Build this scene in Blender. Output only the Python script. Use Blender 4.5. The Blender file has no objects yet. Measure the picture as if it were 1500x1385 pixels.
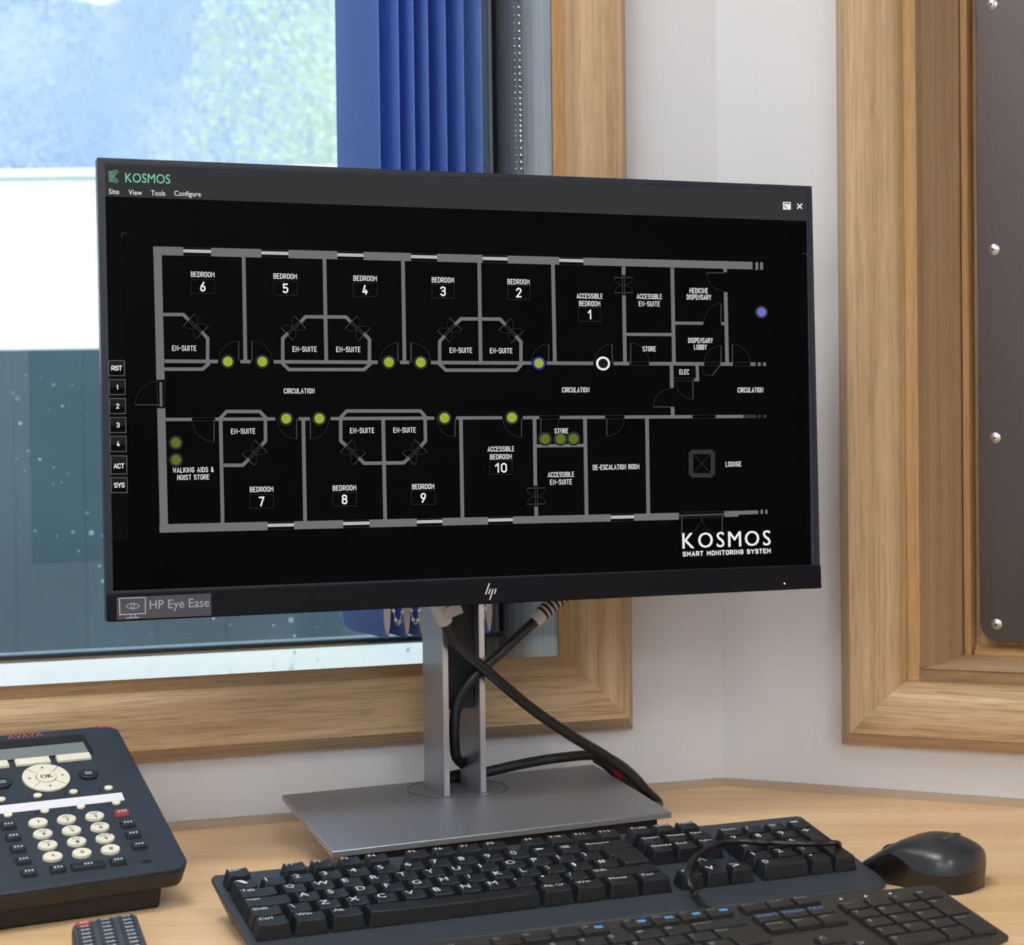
import bpy, math, random
import numpy as np
from mathutils import Matrix, Vector
random.seed(4)
SC = bpy.context.scene
COL = SC.collection

# ------------------------------------------------------------------ camera
# units: metres. Desk top is z = ZD. The camera looks along +Y, level but for a 1.3 degree pitch.
ZD = 0.74
FPX = 2700.0
PITCH = math.atan(59.5 / FPX)
ROLL = math.radians(0.72)
EYE = np.array([0.0, 0.0, ZD + 0.32])
_F = np.array([0, math.cos(PITCH), -math.sin(PITCH)])
_R0 = np.array([1.0, 0, 0])
_U0 = np.array([0, math.sin(PITCH), math.cos(PITCH)])
_R = math.cos(ROLL) * _R0 - math.sin(ROLL) * _U0
_U = math.cos(ROLL) * _U0 + math.sin(ROLL) * _R0
cam = bpy.data.cameras.new('camera')
camo = bpy.data.objects.new('camera', cam)
COL.objects.link(camo)
m = Matrix.Identity(4)
for i in range(3):
    m[i][0], m[i][1], m[i][2], m[i][3] = _R[i], _U[i], -_F[i], EYE[i]
camo.matrix_world = m
cam.sensor_width = 36.0
cam.lens = 36.0 * FPX / 1500.0
cam.clip_start = 0.02
cam.clip_end = 300
cam.dof.use_dof = True
cam.dof.focus_distance = 1.37
cam.dof.aperture_fstop = 13.0
SC.camera = camo

# ------------------------------------------------------------------ view, world, sun, ceiling and fill lamps
SC.view_settings.view_transform = 'Standard'
SC.view_settings.look = 'None'
SC.view_settings.gamma = 1.0
SC.view_settings.use_curve_mapping = False
SC.view_settings.exposure = 0.0
CEIL_STRENGTH = 16.6
SUN_STRENGTH = 5.6
SKY_STRENGTH = 1.1

def nd(nt, kind, **kw):
    n = nt.nodes.new(kind)
    for k, v in kw.items():
        if k in n.inputs.keys():
            n.inputs[k].default_value = v
        else:
            setattr(n, k, v)
    return n

def ramp(nt, stops):
    r = nt.nodes.new('ShaderNodeValToRGB')
    while len(r.color_ramp.elements) > 1:
        r.color_ramp.elements.remove(r.color_ramp.elements[-1])
    r.color_ramp.elements[0].position = stops[0][0]
    r.color_ramp.elements[0].color = (*stops[0][1], 1)
    for p, c in stops[1:]:
        e = r.color_ramp.elements.new(p)
        e.color = (*c, 1)
    return r

def srgb(r, g, b):
    f = lambda c: c / 12.92 if c <= 0.04045 else ((c + 0.055) / 1.055) ** 2.4
    return (f(r / 255), f(g / 255), f(b / 255))

w = bpy.data.worlds.new('sky')
SC.world = w
w.use_nodes = True
nt = w.node_tree
nt.nodes.clear()
out = nd(nt, 'ShaderNodeOutputWorld')
bg = nd(nt, 'ShaderNodeBackground', Strength=SKY_STRENGTH)
tc = nd(nt, 'ShaderNodeTexCoord')
mp = nd(nt, 'ShaderNodeMapping')
mp.inputs['Scale'].default_value = (11, 11, 6)
nz = nd(nt, 'ShaderNodeTexNoise', Scale=1.6, Detail=3.0, Roughness=0.55)
rp = ramp(nt, [(0.30, srgb(172, 208, 245)), (0.5, srgb(196, 224, 249)), (0.68, srgb(224, 241, 253))])
nt.links.new(tc.outputs['Generated'], mp.inputs[0])
nt.links.new(mp.outputs[0], nz.inputs['Vector'])
nt.links.new(nz.outputs['Fac'], rp.inputs[0])
nt.links.new(rp.outputs[0], bg.inputs[0])
nt.links.new(bg.outputs[0], out.inputs[0])

sd = bpy.data.lights.new('sun', 'SUN')
sd.energy = SUN_STRENGTH
sd.angle = math.radians(70)
so = bpy.data.objects.new('sun', sd)
COL.objects.link(so)
so.location = (0, -4, 6)
so.rotation_euler = Vector((-0.25, 0.72, -0.75)).to_track_quat('-Z', 'Y').to_euler()

# ------------------------------------------------------------------ geometry of the place
def ray(x, y):
    return _F + (x - 750) / FPX * _R - (y - 692.5) / FPX * _U

def on_z(x, y, z):
    "point of the photograph seen on the horizontal plane z above the desk top"
    d = ray(x, y)
    return EYE + d * ((z + ZD - EYE[2]) / d[2])

class Frame:
    def __init__(s, O, X, Zn):
        s.O = np.array(O, float)
        s.X = np.array(X, float) / np.linalg.norm(X)
        Zn = np.array(Zn, float)
        s.Y = np.cross(Zn, s.X); s.Y /= np.linalg.norm(s.Y)
        s.Z = np.cross(s.X, s.Y)
        m = Matrix.Identity(4)
        for i in range(3):
            m[i][0], m[i][1], m[i][2], m[i][3] = s.X[i], s.Y[i], s.Z[i], s.O[i]
        s.M = m
    def w(s, a, b, c):
        return s.O + s.X * a + s.Y * b + s.Z * c
    def loc(s, P):
        q = np.array(P) - s.O
        return np.array([q @ s.X, q @ s.Y, q @ s.Z])
    def hitz(s, x, y, z=0.0):
        d = ray(x, y); o = s.O + s.Z * z
        return s.loc(EYE + d * (((o - EYE) @ s.Z) / (d @ s.Z)))
    def hity(s, x, y, yy=0.0):
        d = ray(x, y); o = s.O + s.Y * yy
        return s.loc(EYE + d * (((o - EYE) @ s.Y) / (d @ s.Y)))

def project(P):
    v = np.array(P) - EYE
    z = v @ _F
    return 750 + FPX * (v @ _R) / z, 692.5 - FPX * (v @ _U) / z

CORNER = on_z(1060, 1150, 0)
LW = Frame(CORNER, CORNER - on_z(400, 1204, 0), (0, 0, 1))     # left wall: x runs right towards the corner, y out of the room
RW = Frame(CORNER, on_z(1500, 1182, 0) - CORNER, (0, 0, 1))    # right wall: x runs right from the corner

# ------------------------------------------------------------------ mesh builder
def catmull(P, n=8):
    P = [np.array(p, float) for p in P]
    P = [2 * P[0] - P[1]] + P + [2 * P[-1] - P[-2]]
    out = []
    for i in range(1, len(P) - 2):
        for k in range(n):
            t = k / n
            a, b, c, d = P[i - 1], P[i], P[i + 1], P[i + 2]
            out.append(0.5 * (2 * b + (c - a) * t + (2 * a - 5 * b + 4 * c - d) * t * t + (3 * b - a - 3 * c + d) * t ** 3))
    out.append(P[-2])
    return out

class MB:
    def __init__(s):
        s.v = []; s.f = []
    def add(s, V, Fc):
        o = len(s.v)
        s.v += [tuple(float(c) for c in p) for p in V]
        s.f += [tuple(i + o for i in f) for f in Fc]
        return s
    def box(s, a, b):
        (x0, y0, z0), (x1, y1, z1) = a, b
        V = [(x0, y0, z0), (x1, y0, z0), (x1, y1, z0), (x0, y1, z0), (x0, y0, z1), (x1, y0, z1), (x1, y1, z1), (x0, y1, z1)]
        return s.add(V, [(3, 2, 1, 0), (4, 5, 6, 7), (0, 1, 5, 4), (1, 2, 6, 5), (2, 3, 7, 6), (3, 0, 4, 7)])
    def loft(s, rings, cap=True, closed=True):
        n = len(rings[0]); V = []; Fc = []
        for r in rings: V += list(r)
        for k in range(len(rings) - 1):
            for i in range(n if closed else n - 1):
                j = (i + 1) % n
                Fc.append((k * n + i, k * n + j, (k + 1) * n + j, (k + 1) * n + i))
        if cap:
            Fc.append(tuple(range(n - 1, -1, -1)))
            Fc.append(tuple((len(rings) - 1) * n + i for i in range(n)))
        return s.add(V, Fc)
    def prism(s, poly, z0, z1):
        "poly: ccw list of (x, y)"
        return s.loft([[(x, y, z0) for x, y in poly], [(x, y, z1) for x, y in poly]])
    def prism_y(s, poly, y0, y1):
        "poly: ccw list of (x, z) seen from -y"
        return s.loft([[(x, y0, z) for x, z in poly][::-1], [(x, y1, z) for x, z in poly][::-1]])
    def tube(s, P, r, n=10, smooth=8):
        P = catmull(P, smooth) if smooth else [np.array(p, float) for p in P]
        rings = []
        up = np.array([0.13, 0.31, 0.94])
        for i, p in enumerate(P):
            t = P[min(i + 1, len(P) - 1)] - P[max(i - 1, 0)]
            t = t / np.linalg.norm(t)
            a = np.cross(t, up); a /= np.linalg.norm(a)
            b = np.cross(t, a); up = -b if (-b) @ up > 0 else b
            rr = r(i / (len(P) - 1)) if callable(r) else r
            rings.append([p + rr * (math.cos(k * 2 * math.pi / n) * a + math.sin(k * 2 * math.pi / n) * b) for k in range(n)])
        return s.loft(rings)
    def ball(s, c, r, n=8, m=6, sc=(1, 1, 1)):
        V = [(c[0], c[1], c[2] - r * sc[2])]
        for j in range(1, m):
            th = math.pi * j / m
            for i in range(n):
                ph = 2 * math.pi * i / n
                V.append((c[0] + r * sc[0] * math.sin(th) * math.cos(ph), c[1] + r * sc[1] * math.sin(th) * math.sin(ph), c[2] - r * sc[2] * math.cos(th)))
        V.append((c[0], c[1], c[2] + r * sc[2]))
        Fc = [(0, 1 + (i + 1) % n, 1 + i) for i in range(n)]
        for j in range(m - 2):
            for i in range(n):
                a = 1 + j * n + i; b = 1 + j * n + (i + 1) % n
                Fc.append((a, b, b + n, a + n))
        L = len(V) - 1; o = 1 + (m - 2) * n
        Fc += [(o + i, o + (i + 1) % n, L) for i in range(n)]
        return s.add(V, Fc)
    def disc(s, c, r, z0, z1, n=24, sx=1, sy=1):
        return s.prism([(c[0] + sx * r * math.cos(2 * math.pi * i / n), c[1] + sy * r * math.sin(2 * math.pi * i / n)) for i in range(n)], z0, z1)
    def ring(s, c, r0, r1, z0, z1, n=32):
        def circ(r, z): return [(c[0] + r * math.cos(2 * math.pi * i / n), c[1] + r * math.sin(2 * math.pi * i / n), z) for i in range(n)]
        return s.loft([circ(r0, z0), circ(r1, z0), circ(r1, z1), circ(r0, z1), circ(r0, z0)], cap=False)
    def flat(s, poly, y):
        "flat polygon facing -y from (x, z) points"
        return s.add([(x, y, z) for x, z in poly], [tuple(range(len(poly)))])

MATS = {}
STORE = {}

def mesh_of(mb, name, mat, smooth=40):
    me = bpy.data.meshes.new(name)
    me.from_pydata(mb.v, [], mb.f)
    me.update()
    if smooth:
        me.shade_smooth()
        me.set_sharp_from_angle(angle=math.radians(smooth))
    me.materials.append(mat)
    return me

def put(o, parent=None, M=None):
    "M is the world matrix wanted; the children keep a clean local matrix"
    M = Matrix.Identity(4) if M is None else M
    COL.objects.link(o)
    if parent is not None:
        o.parent = parent
        o.matrix_basis = STORE[parent.name].inverted() @ M
    else:
        o.matrix_basis = M
    STORE[o.name] = M
    return o

def obj(name, mb, mat, parent=None, M=None, bevel=0, seg=2, smooth=40, label=None):
    me = mb if isinstance(mb, bpy.types.Mesh) else mesh_of(mb, name, mat, smooth)
    o = bpy.data.objects.new(name, me)
    if M is None and parent is not None: M = STORE[parent.name]
    put(o, parent, M)
    if bevel:
        b = o.modifiers.new('bevel', 'BEVEL')
        b.width = bevel; b.segments = seg; b.limit_method = 'ANGLE'; b.angle_limit = math.radians(35)
    if label: o['label'] = label
    return o

def tag(o, label, cat, group=None, kind=None):
    o['label'] = label; o['category'] = cat
    if group: o['group'] = group
    if kind: o['kind'] = kind
    return o

def thing(name, M, label, cat, group=None):
    o = bpy.data.objects.new(name, None)
    o.empty_display_size = 0.02
    put(o, None, M)
    return tag(o, label, cat, group)

def struct(name, mb=None, mat=None, M=None, bevel=0):
    if mb is None:
        o = bpy.data.objects.new(name, None); o.empty_display_size = 0.02
        put(o, None, M)
    else:
        o = obj(name, mb, mat, None, M, bevel)
    o['kind'] = 'structure'
    return o

# ------------------------------------------------------------------ lettering (built-in font, turned into meshes once)
GLYPH = {}
def load_text(strings):
    tmp = []
    for t in strings:
        c = bpy.data.curves.new('lettering', 'FONT')
        c.body = t; c.resolution_u = 3
        o = bpy.data.objects.new('lettering', c)
        COL.objects.link(o); tmp.append((t, o, c))
    dg = bpy.context.evaluated_depsgraph_get(); dg.update()
    for t, o, c in tmp:
        me = bpy.data.meshes.new_from_object(o.evaluated_get(dg))
        V = np.array([v.co[:2] for v in me.vertices]) if len(me.vertices) else np.zeros((1, 2))
        Fc = [tuple(p.vertices) for p in me.polygons]
        lo, hi = V.min(0), V.max(0)
        GLYPH[t] = ((V - lo) / np.maximum(hi - lo, 1e-6), Fc, (hi - lo)[0] / max((hi - lo)[1], 1e-6))
        bpy.data.meshes.remove(me)
        bpy.data.objects.remove(o); bpy.data.curves.remove(c)

def text_y(mb, t, cx, cz, wd, h, y, bold=0.0):
    "lettering facing -y, centred on (cx, cz)"
    V, Fc, asp = GLYPH[t]
    offs = [(0, 0)] if not bold else [(-bold, 0), (bold, 0), (0, bold), (0, -bold)]
    for k, (ox, oz) in enumerate(offs):
        mb.add([(cx + (v[0] - .5) * wd + ox, y - k * 1e-6, cz + (v[1] - .5) * h + oz) for v in V], Fc)

# plain narrow technical capitals, drawn as strokes: letter -> (width, polylines) in a cell one unit high
_c = .16
def _o(w): return [(_c, 0), (w - _c, 0), (w, _c), (w, 1 - _c), (w - _c, 1), (_c, 1), (0, 1 - _c), (0, _c), (_c, 0)]
W_ = .50
TECH = {
 'A': (.54, [[(0, 0), (.27, 1), (.54, 0)], [(.09, .32), (.45, .32)]]),
 'B': (W_, [[(0, 0), (0, 1), (.34, 1), (.48, .88), (.48, .64), (.34, .53), (0, .53)], [(.34, .53), (.5, .40), (.5, .13), (.35, 0), (0, 0)]]),
 'C': (W_, [[(W_, .22), (W_, _c), (.34, 0), (_c, 0), (0, _c), (0, 1 - _c), (_c, 1), (.34, 1), (W_, 1 - _c), (W_, .78)]]),
 'D': (W_, [[(0, 0), (0, 1), (.30, 1), (W_, .8), (W_, .2), (.30, 0), (0, 0)]]),
 'E': (.44, [[(.44, 0), (0, 0), (0, 1), (.44, 1)], [(0, .52), (.38, .52)]]),
 'G': (W_, [[(W_, .80), (W_, 1 - _c), (.34, 1), (_c, 1), (0, 1 - _c), (0, _c), (_c, 0), (.34, 0), (W_, _c), (W_, .46), (.27, .46)]]),
 'H': (W_, [[(0, 0), (0, 1)], [(W_, 0), (W_, 1)], [(0, .52), (W_, .52)]]),
 'I': (.06, [[(.03, 0), (.03, 1)]]),
 'K': (W_, [[(0, 0), (0, 1)], [(W_, 1), (0, .42)], [(.17, .60), (W_, 0)]]),
 'L': (.42, [[(0, 1), (0, 0), (.42, 0)]]),
 'M': (.60, [[(0, 0), (0, 1), (.30, .38), (.60, 1), (.60, 0)]]),
 'N': (.52, [[(0, 0), (0, 1), (.52, 0), (.52, 1)]]),
 'O': (W_, [_o(W_)]),
 'P': (W_, [[(0, 0), (0, 1), (.34, 1), (W_, .86), (W_, .58), (.34, .44), (0, .44)]]),
 'R': (W_, [[(0, 0), (0, 1), (.34, 1), (W_, .86), (W_, .58), (.34, .44), (0, .44)], [(.28, .44), (W_, 0)]]),
 'S': (W_, [[(0, .18), (.14, 0), (.36, 0), (W_, .14), (W_, .38), (.38, .50), (.12, .54), (0, .66), (0, .86), (.14, 1), (.36, 1), (W_, .84)]]),
 'T': (.48, [[(0, 1), (.48, 1)], [(.24, 1), (.24, 0)]]),
 'U': (W_, [[(0, 1), (0, _c), (_c, 0), (.34, 0), (W_, _c), (W_, 1)]]),
 'W': (.68, [[(0, 1), (.16, 0), (.34, .8), (.52, 0), (.68, 1)]]),
 'Y': (.54, [[(0, 1), (.27, .46), (.54, 1)], [(.27, .46), (.27, 0)]]),
 'F': (.44, [[(0, 0), (0, 1), (.44, 1)], [(0, .52), (.38, .52)]]),
 'V': (.54, [[(0, 1), (.27, 0), (.54, 1)]]),
 '&': (.56, [[(.56, 0), (.10, .78), (.14, .95), (.26, 1), (.38, .92), (.36, .76), (.06, .42), (.02, .16), (.16, 0), (.34, .04), (.52, .40)]]),
 '-': (.30, [[(0, .47), (.30, .47)]]), ' ': (.22, []),
 '0': (.46, [_o(.46)]), '1': (.30, [[(0, .74), (.26, 1), (.26, 0)]]),
 '2': (.46, [[(0, .82), (.14, 1), (.32, 1), (.46, .86), (.46, .66), (0, 0), (.46, 0)]]),
 '3': (.46, [[(0, .86), (.14, 1), (.32, 1), (.45, .88), (.45, .66), (.32, .54), (.18, .54)], [(.32, .54), (.46, .40), (.46, .14), (.32, 0), (.14, 0), (0, .14)]]),
 '4': (.48, [[(.24, 1), (0, .24), (.48, .24)], [(.34, .48), (.34, 0)]]),
 '5': (.46, [[(.44, 1), (.04, 1), (.04, .56), (.32, .60), (.46, .46), (.46, .16), (.32, 0), (.12, 0), (0, .12)]]),
 '6': (.46, [[(.34, 1), (.04, .46), (0, .16), (.14, 0), (.32, 0), (.46, .16), (.46, .40), (.32, .56), (.10, .54)]]),
 '7': (.46, [[(0, 1), (.46, 1), (.14, 0)]]),
 '8': (.46, [[(.14, .54), (.02, .66), (.02, .88), (.14, 1), (.32, 1), (.44, .88), (.44, .66), (.32, .54), (.14, .54), (0, .40), (0, .14), (.14, 0), (.32, 0), (.46, .14), (.46, .40), (.32, .54)]]),
 '9': (.46, [[(.12, 0), (.42, .54), (.46, .84), (.32, 1), (.14, 1), (0, .84), (0, .60), (.14, .44), (.36, .46)]]),
}
def tech_y(mb, t, cx, cz, wd, h, y, weight=.15, gap=.24):
    "technical capitals facing -y, stretched to wd by h; weight is the stroke as a part of the height"
    tot = sum(TECH[c][0] for c in t) + gap * (len(t) - 1)
    hw = h * weight / 2
    sx = (wd - 2 * hw) / tot if tot > .1 else h; hh = h - 2 * hw
    x = cx - wd / 2 + hw
    k = 0
    for ch in t:
        w_, lines = TECH[ch]
        for ln in lines:
            p = [np.array((x + a * sx, cz - hh / 2 + b * hh)) for a, b in ln]
            closed = np.linalg.norm(p[0] - p[-1]) < 1e-9
            L = []; Rr = []
            n_ = len(p)
            for i in range(n_):
                d0 = p[i] - p[i - 1] if i > 0 else (p[0] - p[-2] if closed else p[1] - p[0])
                d1 = p[i + 1] - p[i] if i < n_ - 1 else (p[1] - p[0] if closed else p[i] - p[i - 1])
                d0 = d0 / np.linalg.norm(d0); d1 = d1 / np.linalg.norm(d1)
                m_ = d0 + d1
                m_ = m_ / np.linalg.norm(m_) if np.linalg.norm(m_) > 1e-6 else d0
                n = np.array([-m_[1], m_[0]])
                q = hw / max(.5, n @ np.array([-d0[1], d0[0]]))
                e_ = 0 if closed or 0 < i < n_ - 1 else (hw * .9 * (-1 if i == 0 else 1))
                L.append(p[i] + n * q + d1 * e_); Rr.append(p[i] - n * q + d1 * e_)
            yy = y - (k % 3) * 2e-6; k += 1
            mb.add([(a[0], yy, a[1]) for a in L] + [(a[0], yy, a[1]) for a in Rr], [(i, n_ + i, n_ + i + 1, i + 1) for i in range(n_ - 1)])
        x += (w_ + gap) * sx

def spaced_y(mb, t, cx, cz, wd, h, y):
    "letter-spaced lettering facing -y"
    ws = [GLYPH[c][2] * h for c in t]
    g = (wd - sum(ws)) / (len(t) - 1)
    x = cx - wd / 2
    for c, w_ in zip(t, ws):
        V, Fc, asp = GLYPH[c]
        mb.add([(x + v[0] * w_, y, cz + (v[1] - .5) * h) for v in V], Fc)
        x += w_ + g

def text_z(mb, t, cx, cy, wd, h, z, skew=0.0):
    "lettering facing +z"
    V, Fc, asp = GLYPH[t]
    if wd is None: wd = h * asp
    mb.add([(cx + (v[0] - .5) * wd, cy + (v[1] - .5) * h, z) for v in V], Fc)

# ------------------------------------------------------------------ materials
def pmat(name, col, rough=0.5, metal=0.0, spec=0.5, emit=None, estr=1.0, coat=0.0, bump=None, vary=None):
    m = bpy.data.materials.new(name)
    m.use_nodes = True
    nt = m.node_tree
    b = nt.nodes['Principled BSDF']
    b.inputs['Base Color'].default_value = (*col, 1)
    b.inputs['Roughness'].default_value = rough
    b.inputs['Metallic'].default_value = metal
    b.inputs['Specular IOR Level'].default_value = spec
    b.inputs['Coat Weight'].default_value = coat
    if emit:
        b.inputs['Emission Color'].default_value = (*emit, 1)
        b.inputs['Emission Strength'].default_value = estr
    tc = None
    if bump or vary:
        tc = nd(nt, 'ShaderNodeTexCoord')
    if bump:
        sc, st = bump
        n = nd(nt, 'ShaderNodeTexNoise', Scale=sc, Detail=3.0)
        bp = nd(nt, 'ShaderNodeBump', Strength=st, Distance=0.001)
        nt.links.new(tc.outputs['Object'], n.inputs['Vector'])
        nt.links.new(n.outputs['Fac'], bp.inputs['Height'])
        nt.links.new(bp.outputs[0], b.inputs['Normal'])
    if vary:
        sc, amt = vary
        n = nd(nt, 'ShaderNodeTexNoise', Scale=sc, Detail=4.0)
        r = ramp(nt, [(0.3, tuple(c * (1 - amt) for c in col)), (0.7, tuple(min(1, c * (1 + amt)) for c in col))])
        nt.links.new(tc.outputs['Object'], n.inputs['Vector'])
        nt.links.new(n.outputs['Fac'], r.inputs[0])
        nt.links.new(r.outputs[0], b.inputs['Base Color'])
    return m

def emat(name, col, strength=1.0):
    m = bpy.data.materials.new(name)
    m.use_nodes = True
    nt = m.node_tree; nt.nodes.clear()
    o = nd(nt, 'ShaderNodeOutputMaterial'); e = nd(nt, 'ShaderNodeEmission', Strength=strength)
    e.inputs['Color'].default_value = (*col, 1)
    nt.links.new(e.outputs[0], o.inputs[0])
    return m

def wood(name, axis, dark, mid, light, rough=0.45, across=80.0, along=1.1, pores=0.34, rot=0.0, plank=None):
    "grain runs along the given local axis (0 x, 1 y, 2 z)"
    m = bpy.data.materials.new(name)
    m.use_nodes = True
    nt = m.node_tree
    b = nt.nodes['Principled BSDF']
    b.inputs['Roughness'].default_value = rough
    b.inputs['Specular IOR Level'].default_value = 0.4
    tc = nd(nt, 'ShaderNodeTexCoord')
    mp = nd(nt, 'ShaderNodeMapping')
    mp.inputs['Rotation'].default_value = (0, 0, rot)
    sc = [across] * 3; sc[axis] = along
    mp.inputs['Scale'].default_value = sc
    nt.links.new(tc.outputs['Object'], mp.inputs[0])
    n1 = nd(nt, 'ShaderNodeTexNoise', Scale=1.0, Detail=4.0, Roughness=0.6, Distortion=0.6)
    nt.links.new(mp.outputs[0], n1.inputs['Vector'])
    n2 = nd(nt, 'ShaderNodeTexNoise', Scale=9.0, Detail=2.0, Roughness=0.5)
    mp2 = nd(nt, 'ShaderNodeMapping')
    mp2.inputs['Rotation'].default_value = (0, 0, rot)
    sc2 = [across * 1.0] * 3; sc2[axis] = along * 2.6
    mp2.inputs['Scale'].default_value = sc2
    nt.links.new(tc.outputs['Object'], mp2.inputs[0])
    nt.links.new(mp2.outputs[0], n2.inputs['Vector'])
    r1 = ramp(nt, [(0.3, dark), (0.5, mid), (0.72, light)])
    nt.links.new(n1.outputs['Fac'], r1.inputs[0])
    r2 = ramp(nt, [(0.36, (1 - pores * 0.55,) * 3), (0.52, (1, 1, 1))])
    nt.links.new(n2.outputs['Fac'], r2.inputs[0])
    mx = nt.nodes.new('ShaderNodeMix'); mx.data_type = 'RGBA'; mx.blend_type = 'MULTIPLY'
    mx.inputs['Factor'].default_value = 1.0
    nt.links.new(r1.outputs[0], mx.inputs['A']); nt.links.new(r2.outputs[0], mx.inputs['B'])
    last = mx.outputs['Result']
    if plank:
        mp3 = nd(nt, 'ShaderNodeMapping')
        mp3.inputs['Rotation'].default_value = (0, 0, rot)
        s3 = [plank] * 3; s3[axis] = plank * 0.045
        mp3.inputs['Scale'].default_value = s3
        nt.links.new(tc.outputs['Object'], mp3.inputs[0])
        n3 = nd(nt, 'ShaderNodeTexNoise', Scale=1.0, Detail=1.0)
        nt.links.new(mp3.outputs[0], n3.inputs['Vector'])
        r3 = ramp(nt, [(0.36, (0.89, 0.83, 0.77)), (0.48, (0.97, 0.95, 0.93)), (0.62, (1.0, 1.0, 1.0))])
        nt.links.new(n3.outputs['Fac'], r3.inputs[0])
        m3 = nt.nodes.new('ShaderNodeMix'); m3.data_type = 'RGBA'; m3.blend_type = 'MULTIPLY'
        m3.inputs['Factor'].default_value = 1.0
        nt.links.new(last, m3.inputs['A']); nt.links.new(r3.outputs[0], m3.inputs['B'])
        last = m3.outputs['Result']
    nt.links.new(last, b.inputs['Base Color'])
    bp = nd(nt, 'ShaderNodeBump', Strength=0.12, Distance=0.001)
    nt.links.new(n2.outputs['Fac'], bp.inputs['Height'])
    nt.links.new(bp.outputs[0], b.inputs['Normal'])
    return m

OAK = (srgb(172, 138, 98), srgb(194, 162, 122), srgb(212, 184, 146))
OAKD = (srgb(164, 122, 74), srgb(186, 144, 94), srgb(200, 160, 110))
oak_x = wood('oak_along_x', 0, *OAK, pores=.55)
oak_z = wood('oak_along_z', 2, *OAK)
oak_lip_x = wood('oak_lip_along_x', 0, *OAKD)
oak_lip_z = wood('oak_lip_along_z', 2, *OAKD)
oak_sill = wood('oak_sill', 0, *OAK, rough=0.2)
oak_sill.node_tree.nodes['Principled BSDF'].inputs['Coat Weight'].default_value = 1.0
oak_sill.node_tree.nodes['Principled BSDF'].inputs['Coat Roughness'].default_value = 0.1
beech = wood('beech_laminate', 0, srgb(224, 184, 136), srgb(233, 197, 150), srgb(240, 206, 162), rough=0.42, across=22, along=0.9, pores=0.12, rot=math.radians(-4), plank=20)
paint = pmat('wall_paint', srgb(216, 216, 217), 0.6, spec=0.3, bump=(220, 0.08))
ceilp = pmat('ceiling_paint', srgb(235, 235, 232), 0.8)
carpet = pmat('carpet', srgb(150, 150, 152), 0.95, bump=(400, 0.5))
caulk = pmat('taupe_sealant', srgb(176, 158, 138), 0.5)
black_pl = pmat('black_plastic', srgb(30, 30, 33), 0.42)
chin_pl = pmat('monitor_chin_plastic', srgb(17, 17, 22), 0.5, spec=0.12)
navy_pl = pmat('monitor_rim_plastic', srgb(22, 26, 38), 0.3)
border_m = pmat('panel_border', srgb(40, 46, 60), 0.3, spec=0.4)
screen_m = pmat('screen_glass', (0.0004, 0.0004, 0.0004), 0.2, spec=0.05)
alu = pmat('brushed_aluminium', srgb(168, 172, 180), 0.44, metal=0.85, bump=(900, 0.04))
alu_edge = pmat('aluminium_edge', srgb(205, 203, 208), 0.3, metal=1.0)
matt_black = pmat('matt_black', srgb(16, 16, 18), 0.55)
cable_m = pmat('cable_rubber', srgb(22, 22, 24), 0.38)
white_tag = pmat('white_paper_tag', srgb(205, 198, 196), 0.6)
red_m = pmat('red_plastic', srgb(205, 18, 26), 0.4)
key_m = pmat('keycap_plastic', srgb(29, 32, 36), 0.42, spec=0.45)
kb_body = pmat('keyboard_body', srgb(52, 58, 67), 0.5, bump=(1500, 0.12))
kb2_body = pmat('slim_keyboard_body', srgb(52, 50, 48), 0.5, bump=(1500, 0.12))
key2_m = pmat('slim_keycap_plastic', srgb(44, 43, 42), 0.48)
legend_m = pmat('white_key_print', srgb(214, 220, 226), 0.5)
legend2_m = pmat('grey_key_print', srgb(150, 152, 156), 0.5)
legend_b = pmat('blue_key_print', srgb(88, 150, 205), 0.5)
mouse_top = pmat('mouse_shell', srgb(44, 47, 51), 0.3, spec=0.5)
mouse_side = pmat('mouse_side', srgb(32, 29, 27), 0.22)
phone_m = pmat('phone_plastic', srgb(42, 52, 64), 0.5, bump=(1200, 0.1))
phone_side = pmat('phone_side_plastic', srgb(34, 32, 32), 0.5)
phone_blk = pmat('phone_black_plastic', srgb(20, 20, 21), 0.5)
phone_key = pmat('phone_dark_key', srgb(34, 40, 48), 0.38)
cream = pmat('cream_key', srgb(228, 224, 202), 0.42)
ink = pmat('dark_print', srgb(26, 27, 42), 0.6)
pale_print = pmat('pale_print', srgb(170, 190, 205), 0.6)
lcd = pmat('lcd_grey', srgb(126, 136, 136), 0.15)
paper = pmat('white_paper', srgb(226, 226, 232), 0.7)
redkey = pmat('red_key', srgb(150, 72, 58), 0.45)
pink_print = pmat('pink_print', srgb(190, 90, 98), 0.6)
remote_m = pmat('remote_plastic', srgb(58, 64, 72), 0.5)
remote_key = pmat('remote_key', srgb(44, 48, 56), 0.5)
steel = pmat('brushed_steel', srgb(98, 90, 88), 0.34, metal=1.0, bump=(700, 0.03))
screw_m = pmat('screw_steel', srgb(205, 200, 198), 0.25, metal=1.0)
vane_m = pmat('blue_blind_fabric', srgb(130, 162, 222), 0.85, spec=0.2, bump=(1800, 0.2))
_nt = vane_m.node_tree
_b = _nt.nodes['Principled BSDF']; _o = _nt.nodes['Material Output']
_t = nd(_nt, 'ShaderNodeBsdfTranslucent'); _t.inputs[0].default_value = (*srgb(180, 208, 246), 1)
_mx = nd(_nt, 'ShaderNodeMixShader'); _mx.inputs[0].default_value = 0.6
_nt.links.new(_b.outputs[0], _mx.inputs[1]); _nt.links.new(_t.outputs[0], _mx.inputs[2]); _nt.links.new(_mx.outputs[0], _o.inputs[0])
vane_end = pmat('blind_weight_white', srgb(225, 218, 215), 0.6)
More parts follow.
